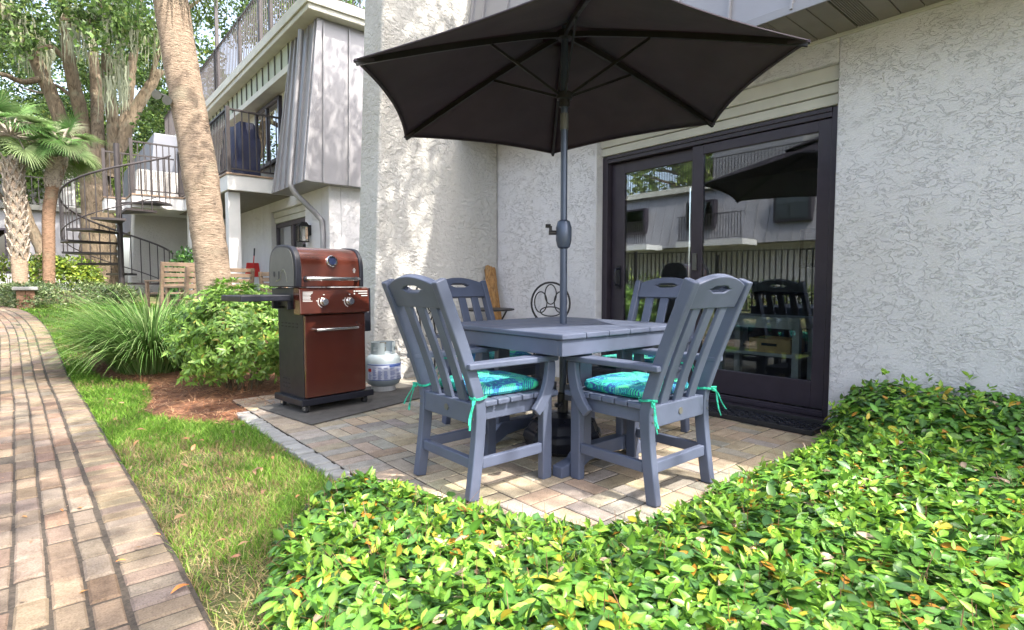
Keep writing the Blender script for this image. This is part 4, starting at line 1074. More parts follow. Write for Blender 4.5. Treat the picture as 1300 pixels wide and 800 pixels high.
wf.bx(BX-.02, BX+.049, wy0, wy0+.07, wz0, wz1).bx(BX-.02, BX+.049, wy1-.07, wy1, wz0, wz1).bx(BX-.02, BX+.049, wy0+.071, wy1-.071, wz1-.07, wz1).bx(BX-.02, BX+.049, wy0+.071, wy1-.071, wz0, wz0+.07).bx(BX-.02, BX+.049, (wy0+wy1)/2-.03, (wy0+wy1)/2+.03, wz0+.071, wz1-.071)
wo = wf.build('window', M_bronze, n2, .004); MB().bx(BX+.01, BX+.02, wy0+.06, wy1-.06, wz0+.06, wz1-.06).build('pane', M_glass2, wo)
# roof edge and terrace
MB().bx(3.20, 9, 8.44, 21.5, 5.085, 5.31).build('roof_edge', M_trim, n2, .015)
MB().bx(3.165, 3.198, 8.405, 21.5, 5.17, 5.33).bx(3.199, 9, 8.405, 8.438, 5.17, 5.33).build('gutter', M_trim, n2, .01)
rail_mb((3.27, 8.54, 5.31), (3.27, 21.3, 5.31), 1.02, .115).build('terrace_railing', M_rail, n2)
rail_mb((3.27, 8.54, 5.31), (8.8, 8.54, 5.31), 1.02, .115).build('terrace_railing', M_rail, n2)
for y in (8.54, 10.4, 12.4, 14.4, 16.4, 18.4, 20.4): post_mb((3.27, y, 5.31), 1.06, .06).build('railing_post', M_rail, n2)
for y in (11.0, 14.2): post_mb((3.27, y, 5.31), 2.2, .07).build('pergola_post', M_rail, n2)
MB().bx(3.235, 3.305, 11.03, 14.17, 7.44, 7.51).build('pergola_beam', M_rail, n2)
# balcony
MB().bx(2.53, BX-.002, 10.55, 15.2, 2.60, 2.86).build('balcony_deck', M_white, n2, .006)
MB().bx(2.51, BX-.002, 10.53, 15.2, 2.861, 2.895).build('deck_edge', M_wood, n2, .004)
MB().bx(2.56, BX-.003, 10.6, 15.1, 2.585, 2.599).build('balcony_soffit', M_soffit, n2)
rail_mb((2.57, 10.6, 2.895), (2.57, 15.0, 2.895), 1.1, .115).build('balcony_railing', M_rail, n2)
rail_mb((2.57, 10.6, 2.895), (3.5, 10.6, 2.895), 1.1, .115).build('balcony_railing', M_rail, n2)
for p in ((2.57, 10.6), (2.57, 12.8), (2.57, 15.0)): post_mb((*p, 2.895), 1.14, .06).build('railing_post', M_rail, n2)
MB().bx(2.56, 2.76, 10.68, 10.88, .1, 2.584).build('support_post', M_white, n2, .008)
MB().bx(2.60, 2.78, 14.3, 14.48, .5, 2.584).build('support_post', M_white, n2, .008)
dp = [(3.31, 9.05, 5.0), (3.13, 9.05, 3.0), (3.085, 9.05, 2.55), (3.14, 9.03, 2.42), (3.45, 8.98, 2.12), (3.55, 8.96, 2.0), (3.56, 8.95, 1.8), (3.56, 8.95, .1)]
mm_ = MB().tube(dp, .045, 10); mm_.build('downspout', M_metalroof, n2, smooth=True)
ln = empty('wall_lantern', (3.6, 9.62, 1.86), 'small black lantern on the stucco beside the second house door', 'lantern')
MB().bx(3.575, 3.599, 9.56, 9.68, 1.80, 1.98).bx(3.47, 3.574, 9.605, 9.635, 1.955, 1.98).build('bracket', M_iron, ln)
m = MB().prism([(3.37, 1.95), (3.57, 1.95), (3.51, 2.02), (3.43, 2.02)], 'y', 9.53, 9.71)
for x in (3.385, 3.545):
    for y in (9.545, 9.685): m.bx(x-.008, x+.008, y-.008, y+.008, 1.70, 1.949)
m.bx(3.376, 3.554, 9.536, 9.694, 1.685, 1.699); m.build('cage', M_iron, ln); MB().bx(3.396, 3.534, 9.556, 9.674, 1.70, 1.948).build('glass_panes', M_lantern, ln)

# covered grill on the balcony
cg = MB(); bm_n = 12; vs = []; fs = []
for i in range(10):
    z = 2.9+i*.118; k = (1-.25*(i/9)**3)
    for j in range(20):
        a = 2*PI*j/20; wob = 1+.10*math.sin(5*a+i*.7)+.05*math.sin(9*a)
        vs.append((3.05+.26*k*math.copysign(abs(math.cos(a))**.5, math.cos(a))*wob, 11.7+.62*k*math.copysign(abs(math.sin(a))**.5, math.sin(a))*wob, z+.04*math.sin(3*a)*(i/9)))
for i in range(9):
    for j in range(20): fs.append((i*20+j, i*20+(j+1) % 20, (i+1)*20+(j+1) % 20, (i+1)*20+j))
fs.append(tuple(9*20+j for j in range(20))); cg.add(vs, fs)
tag(cg.build('covered_grill', M_navy, smooth=True), 'grill under a rumpled navy cover behind the balcony railing', 'grill cover')

# third house farther along
n3 = empty('townhouse', (2.2, 17, .75), 'third grey townhouse behind the spiral staircase, with a stucco wing', 'house')
chim('stucco_wing', 15.9, 16.5, 1.55, 1.85, 3.62, 3.7, n3, M_stucco2)
MB().bx(3.3, 9, 16.01, 16.2, .5, 2.6).build('stucco_wall', M_stucco, n3)
m = MB(); m.add([(2.2, 17.2, 2.6), (8, 17.2, 2.6), (8, 24, 2.6), (2.2, 24, 2.6), (2.4, 17.2, 4.9), (8, 17.2, 4.9), (8, 24, 4.9), (2.4, 24, 4.9)], [(3, 2, 1, 0), (4, 5, 6, 7), (0, 1, 5, 4), (1, 2, 6, 5), (2, 3, 7, 6), (3, 0, 4, 7)])
m.build('mansard_siding', M_slate, n3, .01)
MB().bx(1.15, 3.58, 15.21, 15.85, 2.60, 2.86).bx(1.55, 2.528, 14.3, 15.209, 2.60, 2.86).build('landing_deck', M_white, n3, .006)
MB().bx(1.13, 3.58, 15.19, 15.87, 2.861, 2.895).build('deck_edge', M_wood, n3, .004)
MB().bx(1.53, 2.508, 14.28, 15.189, 2.861, 2.895).build('deck_edge', M_wood, n3, .004)
rail_mb((1.57, 14.32, 2.895), (2.5, 14.32, 2.895), 1.1, .115).build('landing_railing', M_rail, n3)
rail_mb((1.2, 15.8, 2.895), (2.6, 15.8, 2.895), 1.1, .115).build('landing_railing', M_rail, n3)
for p in ((1.57, 14.32), (1.2, 15.8)): post_mb((*p, 2.895), 1.16, .06).build('railing_post', M_rail, n3)

# spiral staircase
SX, SY = 1.34, 14.55; SZ = tz(SX, SY)
sp = empty('spiral_staircase', (SX, SY, SZ), 'dark metal spiral staircase rising to the landing by the oak', 'staircase')
MB().tube([(SX, SY, SZ-.05), (SX, SY, 3.95)], .055, 14).build('centre_pole', M_rail, sp, smooth=True)
NT = 10; rise = (2.86-SZ)/NT; RR = 1.0
hr = []
for k in range(NT):
    z = 2.86-rise*(k+ .7); a0_ = R(20-34*k)-YAW; a1_ = a0_-R(34)
    m = MB(); nseg = 4; poly = [(SX+.05*math.cos(a0_), SY+.05*math.sin(a0_))]+[(SX+RR*math.cos(a0_+(a1_-a0_)*j/nseg), SY+RR*math.sin(a0_+(a1_-a0_)*j/nseg)) for j in range(nseg+1)]+[(SX+.05*math.cos(a1_), SY+.05*math.sin(a1_))]
    m.prism(poly, 'z', z-.045, z); m.build('tread', M_rail, sp)
    for j in range(3):
        a = a0_+(a1_-a0_)*(j+.5)/3; p = (SX+RR*.985*math.cos(a), SY+RR*.985*math.sin(a)); zt = z+.93+rise*.5-rise*(j/3.)
        MB().tube([(p[0], p[1], z-.04), (p[0], p[1], zt)], .0105, 6).build('baluster', M_rail, sp)
    for j in range(6):
        a = a0_+(a1_-a0_)*j/6; hr.append((SX+RR*.985*math.cos(a), SY+RR*.985*math.sin(a), z+.95+rise*.5-rise*j/6))
MB().tube(hr, .021, 8).build('handrail', M_rail, sp, smooth=True)
MB().tube([(p[0], p[1], p[2]-.78) for p in hr[6:]], .012, 6).build('lower_rail', M_rail, sp, smooth=True)

# far house at left
fh = empty('townhouse', (-1.5, 30, .75), 'far grey boarded house with a white railed deck at the left edge', 'house')
m = MB().bx(-12, 1.5, 29, 36, .5, 3.9); fw = m.build('board_wall', M_metalroof, fh)
m = MB(); x = -11.8
while x < 1.5: m.bx(x, x+.04, 28.97, 28.999, 1.8, 3.85); x += .38
m.build('batten', M_metalroof, fh)
MB().bx(-12.1, 1.6, 28.7, 28.95, 3.85, 4.05).build('deck_edge', M_greyp, fh); MB().bx(-12, 1.5, 28.94, 28.985, .6, 1.35).build('low_wall', M_white, fh)
MB().bx(-12, 1.5, 28.94, 28.996, 1.36, 1.6).build('sill_band', M_bronze, fh)
rail_mb((-12, 28.9, 4.05), (1.5, 28.9, 4.05), 1.1, .2, w=.03).build('deck_railing', M_rail, fh)
MB().bx(-12, 1.4, 33, 36, 3.9, 6.8).build('upper_wall', M_white, fh)
for x in (-4.2, -2.2):
    wq = MB().bx(x, x+1.3, 28.93, 28.968, 1.9, 3.1).build('window', M_bronze, fh); MB().bx(x+.08, x+1.22, 28.915, 28.929, 1.98, 3.02).build('pane', M_glass2, wq)

# house across the walk (mirrored in the door glass) and its fence
oh = empty('townhouse', (-14, 13, 0), 'grey mansard house across the walk, mirrored in the left door panel', 'house')
ox = -13.5
MB().bx(ox-6, ox-.9, -6, 26, 0, 2.7).build('stucco_wall', M_stucco, oh)
m = MB(); m.prism([(ox, 2.6), (ox-5, 2.6), (ox-5, 5.1), (ox-.7, 5.1)], 'y', -6, 26); mo = m.build('mansard_siding', M_metalroof, oh)
m = MB(); y = -5.8
while y < 26: m.bar((ox+.012, y, 2.62), (ox-.688, y, 5.1), .03, .03, (1, 0, 0)); y += .5
m.build('standing_seam', M_metalroof, mo)
MB().bx(ox-5, ox-.45, -6.2, 26.2, 5.105, 5.35).build('roof_edge', M_trim, oh)
rail_mb((ox-.6, -6, 5.35), (ox-.6, 26, 5.35), 1.05, .14, w=.025).build('terrace_railing', M_rail, oh)
MB().bx(ox-5, ox-1.6, 9.5, 13.4, 5.36, 7.6).build('stair_house', M_metalroof, oh)
for y in (4, 8.5, 12.4, 16, 20):
    wq = MB().bx(ox-.32, ox-.02, y, y+1.4, 3.35, 4.55).build('window', M_bronze, oh); MB().bx(ox-.018, ox+.0, y+.1, y+1.3, 3.45, 4.45).build('pane', M_glass2, wq)
for y in (2, 10.5, 15):
    MB().bx(ox+.001, ox+1.2, y, y+3, 2.5, 2.72).build('balcony_deck', M_white, oh)
    rail_mb((ox+1.15, y, 2.72), (ox+1.15, y+3, 2.72), 1.05, .12, w=.025).build('balcony_railing', M_rail, oh)
fe = empty('iron_fence', (-4.2, 8, 0), 'black iron picket fence across the walk, mirrored in the door glass', 'fence')
rail_mb((-4.2, -3, 0), (-4.2, 22, .5), 1.55, .13, .15, .025).build('picket_panel', M_iron, fe)
for k in range(11):
    y = -3+2.5*k; post_mb((-4.2, y, tz(0, y)-.05), 1.7, .07).build('fence_post', M_iron, fe)

# ------------------------------------------------------------------ shrubs
def azalea():
    c = np.array([1.42, 5.55, .0]); rx, ry, rz = .58, .62, .46; A = []
    root = empty('azalea_shrub', (1.42, 5.55, 0), 'rounded light green azalea shrub left of the grill', 'shrub')
    m = MB(); tips = []
    for i in range(30):
        a = random.uniform(0, 2*PI); e = random.uniform(.05, 1.0); r_ = math.sqrt(random.random())
        tip = Vector((c[0]+rx*.85*r_*math.cos(a), c[1]+ry*.85*r_*math.sin(a), .30+.5*math.sqrt(max(0, 1-r_*r_))*random.uniform(.6, 1)))
        b = Vector((c[0]+.12*math.cos(a), c[1]+.12*math.sin(a), -.03)); mid = b.lerp(tip, .5)+Vector((random.uniform(-.05, .05), random.uniform(-.05, .05), .02))
        m.tube([b, mid, tip], [.008, .006, .003], 5)
    m.build('stem', M_bark, root)
    n = 1700; d = rand_dirs(n); d[:, 2] = np.where(d[:, 2] < -.8, -d[:, 2], d[:, 2]); bumpf = 1+.16*np.sin(5*d[:, 0]+2)*np.sin(4*d[:, 1])+.10*np.sin(11*d[:, 1]+3*d[:, 2]*4)
    rr = RNG.uniform(.62, 1.02, n)**.6*bumpf
    cen = np.column_stack([c[0]+d[:, 0]*rx*rr, c[1]+d[:, 1]*ry*rr, .47+d[:, 2]*rz*rr]); cen[:, 2] = np.maximum(cen[:, 2], .08+.06*RNG.random(n))
    for k in range(8):
        ax = norm(d+rand_dirs(n)*.35+np.array([0, 0, .35])); side = norm(np.cross(ax, rand_dirs(n))); dd = norm(ax*RNG.uniform(.15, .75, n)[:, None]+side)
        L = RNG.uniform(.045, .075, n)
        A.append(leaf_arrays(cen+dd*.004, dd, ax, L, L*.36, palette(n, [(.16, .30, .045), (.21, .36, .06), (.11, .23, .035), (.28, .42, .10), (.33, .30, .06)], [.32, .3, .22, .13, .03], .16), .15, .12, 1.15))
    v, f, col = cat_arrays(A); v -= np.array([1.42, 5.55, 0])
    np_mesh('foliage', v, f, M_leaf, col, root)
azalea()

def arch_blades(n, base_r, L, W, cen, spread, cols, zg, seg=6, droop=1.0):
    a = RNG.uniform(0, 2*PI, n); out = np.column_stack([np.cos(a), np.sin(a), np.zeros(n)]); side = np.column_stack([-np.sin(a), np.cos(a), np.zeros(n)])
    r0 = base_r*np.sqrt(RNG.random(n)); b = np.column_stack([cen[0]+r0*np.cos(a), cen[1]+r0*np.sin(a), np.full(n, zg)])
    LL = RNG.uniform(L*.6, L*1.1, n); tilt = RNG.uniform(.12, 1.0, n)*spread; V_ = []
    th = tilt.copy(); p = b.copy()
    for k in range(seg+1):
        w = W*(1-(k/seg)**2.2)+.0008
        V_ += [p-side*w/2, p+side*w/2]
        st = (LL/seg)[:, None]; p = p+st*(out*np.sin(th)[:, None]+np.array([0, 0, 1.])*np.cos(th)[:, None]); th = th+droop*RNG.uniform(.7, 1.3, n)*1.5/seg
        p[:, 2] = np.maximum(p[:, 2], zg+.02)
    v = np.stack(V_, 1); m = 2*(seg+1)
    f = np.array([(2*k, 2*k+1, 2*k+3, 2*k+2) for k in range(seg)]); F_ = (np.arange(n)[:, None, None]*m+f[None]).reshape(-1, 4)
    c = palette(n, cols, jit=.2); return v.reshape(-1, 3), F_, np.repeat(c[:, None], m, 1).reshape(-1, 3)
def grass_clump(x, y, n, L, br, lab):
    zg = tz(x, y)-.03; v, f, c = arch_blades(n, br, L, .011, (x, y), .75, [(.11, .235, .05), (.17, .33, .08), (.08, .17, .04), (.28, .38, .15), (.22, .34, .12)], zg)
    o = np_mesh('foliage', v-np.array([x, y, zg]), f, M_grass, c); r_ = empty('ornamental_grass', (x, y, zg), lab, 'plant'); o.parent = r_
grass_clump(.92, 7.25, 2800, 1.30, .34, 'big arching clump of green ornamental grass beside the azalea')
grass_clump(1.55, 8.6, 500, .95, .25, 'smaller clump of strappy grass between the big clump and the benches')

def leafy_mass(name, cx_, cy_, rx, ry, hgt, n, L, cols, lab, cat='hedge', probs=None, rz=0):
    zg = tz(cx_, cy_); d = rand_dirs(n); d[:, 2] = np.abs(d[:, 2])
    rr = RNG.uniform(.8, 1.03, n); sx = np.sign(d[:, 0])*np.abs(d[:, 0])**.6; sy = np.sign(d[:, 1])*np.abs(d[:, 1])**.6; sz = d[:, 2]**.5
    k = 1+.12*np.sin(9*sx+3*sy)*np.sin(7*sy)
    X = sx*rx*rr*k; Y = sy*ry*rr*k; cz, sz_ = math.cos(rz), math.sin(rz)
    gx_, gy_ = cx_+X*cz-Y*sz_, cy_+X*sz_+Y*cz
    pos = np.column_stack([gx_, gy_, tz_np(gy_)-.03+sz*hgt*rr*k])
    dd = norm(rand_dirs(n)+d*.8); LL = RNG.uniform(.7, 1.2, n)*L
    v, f, c = leaf_arrays(pos, dd, norm(d+rand_dirs(n)*.5), LL, LL*.5, palette(n, cols, probs, .2), .2, .1, 1.1)
    r_ = empty(name, (cx_, cy_, zg), lab, cat); o = np_mesh('foliage', v-np.array([cx_, cy_, zg]), f, M_leaf, c, r_)
    m = MB()
    for k in range(14):
        a = random.uniform(0, 6.28); q = random.random()*.7
        p = Vector((cx_+rx*q*math.cos(a)*.8, cy_+ry*q*math.sin(a)*.8, zg-.05)); m.tube([p, p+Vector((random.uniform(-.1, .1), random.uniform(-.1, .1), hgt*.8))], [.012, .005], 5)
    m.build('stem', M_bark, r_)
GREY = [(.10, .16, .05), (.15, .20, .08), (.08, .13, .05), (.19, .22, .10)]
leafy_mass('low_hedge', .42, 13.3, 1.05, .75, .36, 7000, .055, GREY, 'low clipped grey green hedge at the foot of the spiral staircase')
leafy_mass('low_hedge', -.75, 14.8, .9, .55, .25, 3500, .055, GREY, 'thin low hedge behind the brick bollard at the path bend')
YG = [(.20, .28, .03), (.14, .22, .03), (.27, .33, .05), (.10, .17, .03)]
leafy_mass('shrub_row', -.55, 19.5, 1.9, .7, .95, 6000, .11, YG, 'yellow green clipped shrubs behind the sabal palms', 'hedge')
leafy_mass('potted_shrub', 2.35, 11.9, .55, .35, 1.15, 1400, .10, [(.05, .14, .03), (.09, .2, .04)], 'broad leaved dark shrub behind the garden benches', 'shrub')
leafy_mass('corner_shrub', 2.55, 6.6, .25, .5, .85, 900, .07, YG, 'yellow green shrub showing between the grill and the chimney wing', 'shrub')

# stones and bollard
def stone(x, y, sx, sy, sz, lab, name='edging_stone'):
    zg = tz(x, y)-.03; bm = bmesh.new(); bmesh.ops.create_icosphere(bm, subdivisions=3, radius=1)
    for v in bm.verts:
        k = 1+.16*math.sin(3*v.co.x+2*v.co.y)+.10*math.sin(7*v.co.z+5*v.co.x); v.co = Vector((v.co.x*sx*k, v.co.y*sy*k, max(-.2, v.co.z)*sz*k))
    me = bpy.data.meshes.new(name); bm.to_mesh(me); bm.free(); me.materials.append(M_concrete); me.polygons.foreach_set('use_smooth', [True]*len(me.polygons))
    o = bpy.data.objects.new(name, me); COL.objects.link(o); o.location = (x, y, zg); tag(o, lab, 'stone')
stone(.66, 8.95, .22, .13, .11, 'flat grey stone at the left edge of the big grass clump')
stone(.80, 9.7, .2, .12, .10, 'smaller grey stone behind the flat one by the grass clump')
bx0, by0 = -.20, 12.75; zb = tz(bx0, by0)
bo = empty('brick_bollard', (bx0, by0, zb), 'short brick pier with a flat cap where the path bends', 'pier')
m = MB()
for r_ in range(4):
    for k in range(2):
        for j in range(2): m.bx(bx0-.12+.122*k, bx0-.002+.122*k, by0-.12+.122*j, by0-.002+.122*j, zb-.05+.085*r_, zb+.03+.085*r_, jitc((.23, .13, .09)))
m.build('brick_course', M_brick, bo, .006); MB().bx(bx0-.17, bx0+.17, by0-.17, by0+.17, zb+.291, zb+.35).build('cap', M_concrete, bo, .012)

# garden benches, folding chair and dustpan by the second house
def bench(x, y, rz, w, lab, grp='wooden garden seats by the second house'):
    z = tz(x, y); b_ = empty('garden_bench', (x, y, z), lab, 'bench', grp, R(rz)); Q = lambda m_, nm_: m_.build(nm_, M_wood, b_, .004, rel=False)
    for s in (-1, 1):
        Q(MB().strap([(.18, 0), (.20, .4), (.26, .95)], .05, 'x', s*(w/2-.03)-.025, s*(w/2-.03)+.025), 'back_post')
        Q(MB().bx(s*(w/2-.03)-.025, s*(w/2-.03)+.025, -.25, -.2, 0, .62), 'front_leg')
        Q(MB().bx(s*(w/2-.03)-.03, s*(w/2-.03)+.03, -.26, .21, .621, .65), 'armrest')
    m = MB()
    for k in range(6): m.bx(-w/2+.06, w/2-.06, -.24+.075*k, -.175+.075*k, .41, .435)
    Q(m, 'seat'); m = MB()
    for k in range(5):
        zz = .52+.09*k; yy = .20+(zz-.4)*.109; m.bx(-w/2+.03, w/2-.03, yy-.012, yy+.012, zz, zz+.065)
    Q(m, 'backrest'); return b_
bench(1.72, 11.05, 200, .62, 'single brown slatted garden chair at the left end of the bench row')
bench(2.15, 10.15, 205, 1.25, 'long brown slatted garden bench behind the palm trunk')
bench(3.10, 9.5, 120, .55, 'brown slatted garden chair under the wall lantern')
dx, dy = 3.46, 12.6
dp_ = empty('dustpan', (dx, dy, .2), 'red long handled dustpan hung by the second house door', 'dustpan')
MB().prism([(dx-.16, 1.11), (dx+.16, 1.11), (dx+.12, 1.41), (dx-.12, 1.41)], 'y', dy-.04, dy-.01).build('pan', M_redp, dp_, .01)
MB().tube([(dx-.05, dy-.05, .75), (dx+.03, dy-.05, 1.58)], .012, 8).build('handle', M_redp, dp_); MB().tube([(dx+.028, dy-.05, 1.56), (dx+.04, dy-.05, 1.72)], .016, 8).build('grip', M_blackp, dp_)

# ------------------------------------------------------------------ palms
def trunk_rings(pts, rad, n=28, seg=120, ring=.010, step=.055):
    line = [Vector(p) for p in pts]; L = interp_profile3(line, seg//(len(line)-1)); m = MB(); R_ = []
    acc = 0
    for i, p in enumerate(L):
        if i: acc += (p-L[i-1]).length
        t = i/(len(L)-1); R_.append(rad(t)+ring*(abs(math.sin(PI*acc/step)))*random.uniform(.5, 1.1))
    return m.tube(L, R_, n)
def interp_profile3(line, n):
    out = []
    for i in range(len(line)-1):
        a, b, c_, d_ = line[max(i-1, 0)], line[i], line[i+1], line[min(i+2, len(line)-1)]
        for k in range(n):
            t = k/n; out.append(.5*((2*b)+(c_-a)*t+(2*a-5*b+4*c_-d_)*t*t+(3*b-a-3*c_+d_)*t**3))
    out.append(line[-1]); return out
def fan_fronds(o, n, Lp, Rb, elev, cols, nl=40, hang=.6):
    """fan palm crown: petioles with radiating drooping leaflets"""
    V_ = []; F_ = []; C_ = []; cnt = 0; m = MB()
    for k in range(n):
        a = 2*PI*k*.382+random.uniform(-.2, .2); e = random.uniform(*elev); d = Vector((math.cos(a)*math.cos(e), math.sin(a)*math.cos(e), math.sin(e)))
        p0 = Vector(o); pm = p0+d*Lp*.6+Vector((0, 0, .05)); p1 = p0+d*Lp+Vector((0, 0, -.18*Lp*math.cos(e)))
        m.tube([p0, pm, p1], [.022, .016, .010], 5)
        dd = (p1-pm).normalized(); sd = dd.cross(Vector((0, 0, 1)));
        sd = sd.normalized() if sd.length > .01 else Vector((1, 0, 0)); up = sd.cross(dd); col = cols[k % len(cols)]
        for j in range(nl):
            th = R(-135+270*j/(nl-1)); ld = (dd*math.cos(th)+sd*math.sin(th)+up*(.18+.25*abs(math.sin(th)))).normalized()
            L = Rb*(1-.28*abs(th)/R(135))*random.uniform(.85, 1.1); ls = ld.cross(up).normalized()*.013*(Rb/.8)
            q = p1; pts = [q]; vel = ld.copy()
            for s_ in range(3):
                vel = (vel+Vector((0, 0, -hang*(.12+.30*s_)))).normalized(); q = q+vel*L/3; pts.append(q)
            for s_, (pp, w) in enumerate(zip(pts, (.5, 1.0, .8, .06))): V_ += [tuple(pp-ls*w), tuple(pp+ls*w)]
            for s_ in range(3):
                b_ = cnt+2*s_; F_.append((b_, b_+1, b_+3, b_+2))
            cnt += 8; kk = random.uniform(.75, 1.25); C_ += [tuple(x*kk for x in col)]*8
    return m, np.array(V_), np.array(F_), np.array(C_)
GP = [(.085, .18, .045), (.12, .22, .06), (.07, .145, .045), (.17, .235, .10), (.25, .28, .17)]
def palm(name, pts, rad, crown, lab, mat_, nf=18, Lp=.9, Rb=.85, boots=None, dead=0, fr_scale=1, elev=(-.5, 1.2)):
    base = Vector(pts[0]); root = empty(name, base, lab, 'palm tree')
    tr = trunk_rings(pts, rad).build('trunk', mat_, root, smooth=True)
    m, v, f, c = fan_fronds(crown, nf, Lp, Rb, elev, GP)
    m.build('petiole', M_boot, root); np_mesh('frond', v-np.array(base), f, M_leafd, c, root)
    if dead:
        m, v, f, c = fan_fronds(Vector(crown)+Vector((0, 0, -.2)), dead, Lp*.9, Rb, (-1.35, -.9), [(.12, .22, .05), (.19, .24, .09)], 24, .9)
        m.build('petiole', M_boot, root); np_mesh('hanging_frond', v-np.array(base), f, M_leafd, c, root)
    if boots:
        z0, z1 = boots; m = MB(); L = interp_profile3([Vector(p) for p in pts], 20); tot = len(L)-1; k = 0
        t = z0
        while t < z1:
            p = L[int(t*tot)]; ax_ = (L[min(tot, int(t*tot)+1)]-p).normalized(); a = k*2.4; d = Vector((math.cos(a), math.sin(a), 0)); r_ = rad(t)
            q0 = p+d*r_*.9; q1 = p+d*(r_+.045)+Vector((0, 0, .20)); s_ = Vector((-d.y, d.x, 0))
            for sg in (-1, 1): m.bar(q0+s_*sg*.075, q1+s_*sg*.012, .045, .03, d)
            k += 1; t += (z1-z0)/95
        m.build('leaf_boot', M_boot, tr, rel=True)
    return root
PD = 7.0
pts = [P(276, 402, PD), P(272, 360, PD), P(262, 280, PD), P(251, 200, PD), P(233, 100, PD), P(217, 0, PD), P(203, -100, PD), P(196, -170, PD)]
pts[0].z = tz(pts[0].x, pts[0].y)-.05
palm('palm_tree', pts, lambda t: .192+.02*max(0, .15-t)/.15+.012*math.exp(-((t-.40)/.05)**2), P(195, -185, PD), 'tall cabbage palm with ringed brown trunk rising out of frame behind the azalea', M_palm, 22, 1.0, .95, None, 7)
D2 = 14.0
pts = [P(62, 366, D2), P(62, 320, D2), P(62, 270, D2), P(68, 235, D2), P(76, 208, D2)]; pts[0].z = tz(pts[0].x, pts[0].y)-.05
palm('sabal_palm', pts, lambda t: .12+.02*t, P(78, 186, D2), 'short sabal palm with reddish trunk left of the spiral staircase', M_palmr, 26, .55, .62, (.72, .99))
pts = [P(26, 366, 13.4), P(24, 320, 13.4), P(20, 260, 13.4), P(16, 205, 13.4)]; pts[0].z = tz(pts[0].x, pts[0].y)-.05
palm('sabal_palm', pts, lambda t: .13+.045*min(1, t*2.5), P(14, 172, 13.4), 'sabal palm with criss cross leaf boots on its trunk at the left edge', M_palm, 30, .7, .72, (.28, 1.0))
fl = empty('floodlight', P(210, 122, 7.1), 'pair of small grey floodlight heads mounted on the palm trunk', 'floodlight')
for (px, py, s_) in ((203, 121, -1), (216, 128, 1)):
    p = P(px, py, 6.85); q = p+Vector((-.06*s_*.0-.05, -.10, -.03)); MB().tube([p, p.lerp(q, .3), q], [.02, .035, .055], 12).build('lamp_head', M_greyp, fl)
MB().tube([P(203, 119, 6.88), P(216, 124, 6.88), P(226, 122, 6.9)], .012, 6).build('bracket', M_greyp, fl)

# ------------------------------------------------------------------ live oak, moss and other trees
def clumps(cs, per, size, cols, probs=None, flat=.7):
    """cs: list of (centre, radius) -> leaf quads"""
    V_, F_, C_ = [], [], []; o = 0
    for (c, r_) in cs:
        n = max(8, int(per*r_**2)); d = rand_dirs(n)*(RNG.random((n, 1))**.45)*r_; d[:, 2] *= flat
        pos = np.array(c)+d; dd = rand_dirs(n); nn = rand_dirs(n)+np.array([0, 0, .6]); L = RNG.uniform(.6, 1.25, n)*size
        k = RNG.normal(1, .12)
        v, f, col = leaf_arrays(pos, dd, nn, L, L*.55, np.clip(palette(n, cols, probs, .2)*k, .005, 1), .12, .1, 1.1)
        V_.append(v); F_.append(f+o); C_.append(col); o += len(v)
    return np.concatenate(V_), np.concatenate(F_), np.concatenate(C_)
def limb(pts, r0, r1, n=12, seg=8, wob=.04):
    L = interp_profile3([Vector(p) for p in pts], seg); m = len(L)
    L = [p+Vector((random.gauss(0, wob), random.gauss(0, wob), random.gauss(0, wob)))*(0 if i == 0 else 1)*r0 for i, p in enumerate(L)]
    return L, [(r0+(r1-r0)*i/(m-1))*random.uniform(.93, 1.07) for i in range(m)]
OD = 17.5
ob = P(128, 362, OD); ob.z = tz(ob.x, ob.y)-.1
oak = empty('live_oak', ob, 'big many limbed live oak draped with spanish moss behind the spiral staircase', 'tree')
def obuild(lst, nm_):
    m = MB()
    for (pl, r0, r1) in lst:
        L, rr = limb(pl, r0, r1); m.tube(L, rr, 12)
    return m.build(nm_, M_bark, oak, smooth=True)
q = lambda x, y, d=OD: P(x, y, d)
obuild([([ob, q(126, 320), q(124, 270), q(120, 215), q(117, 195)], .52, .36)], 'trunk')
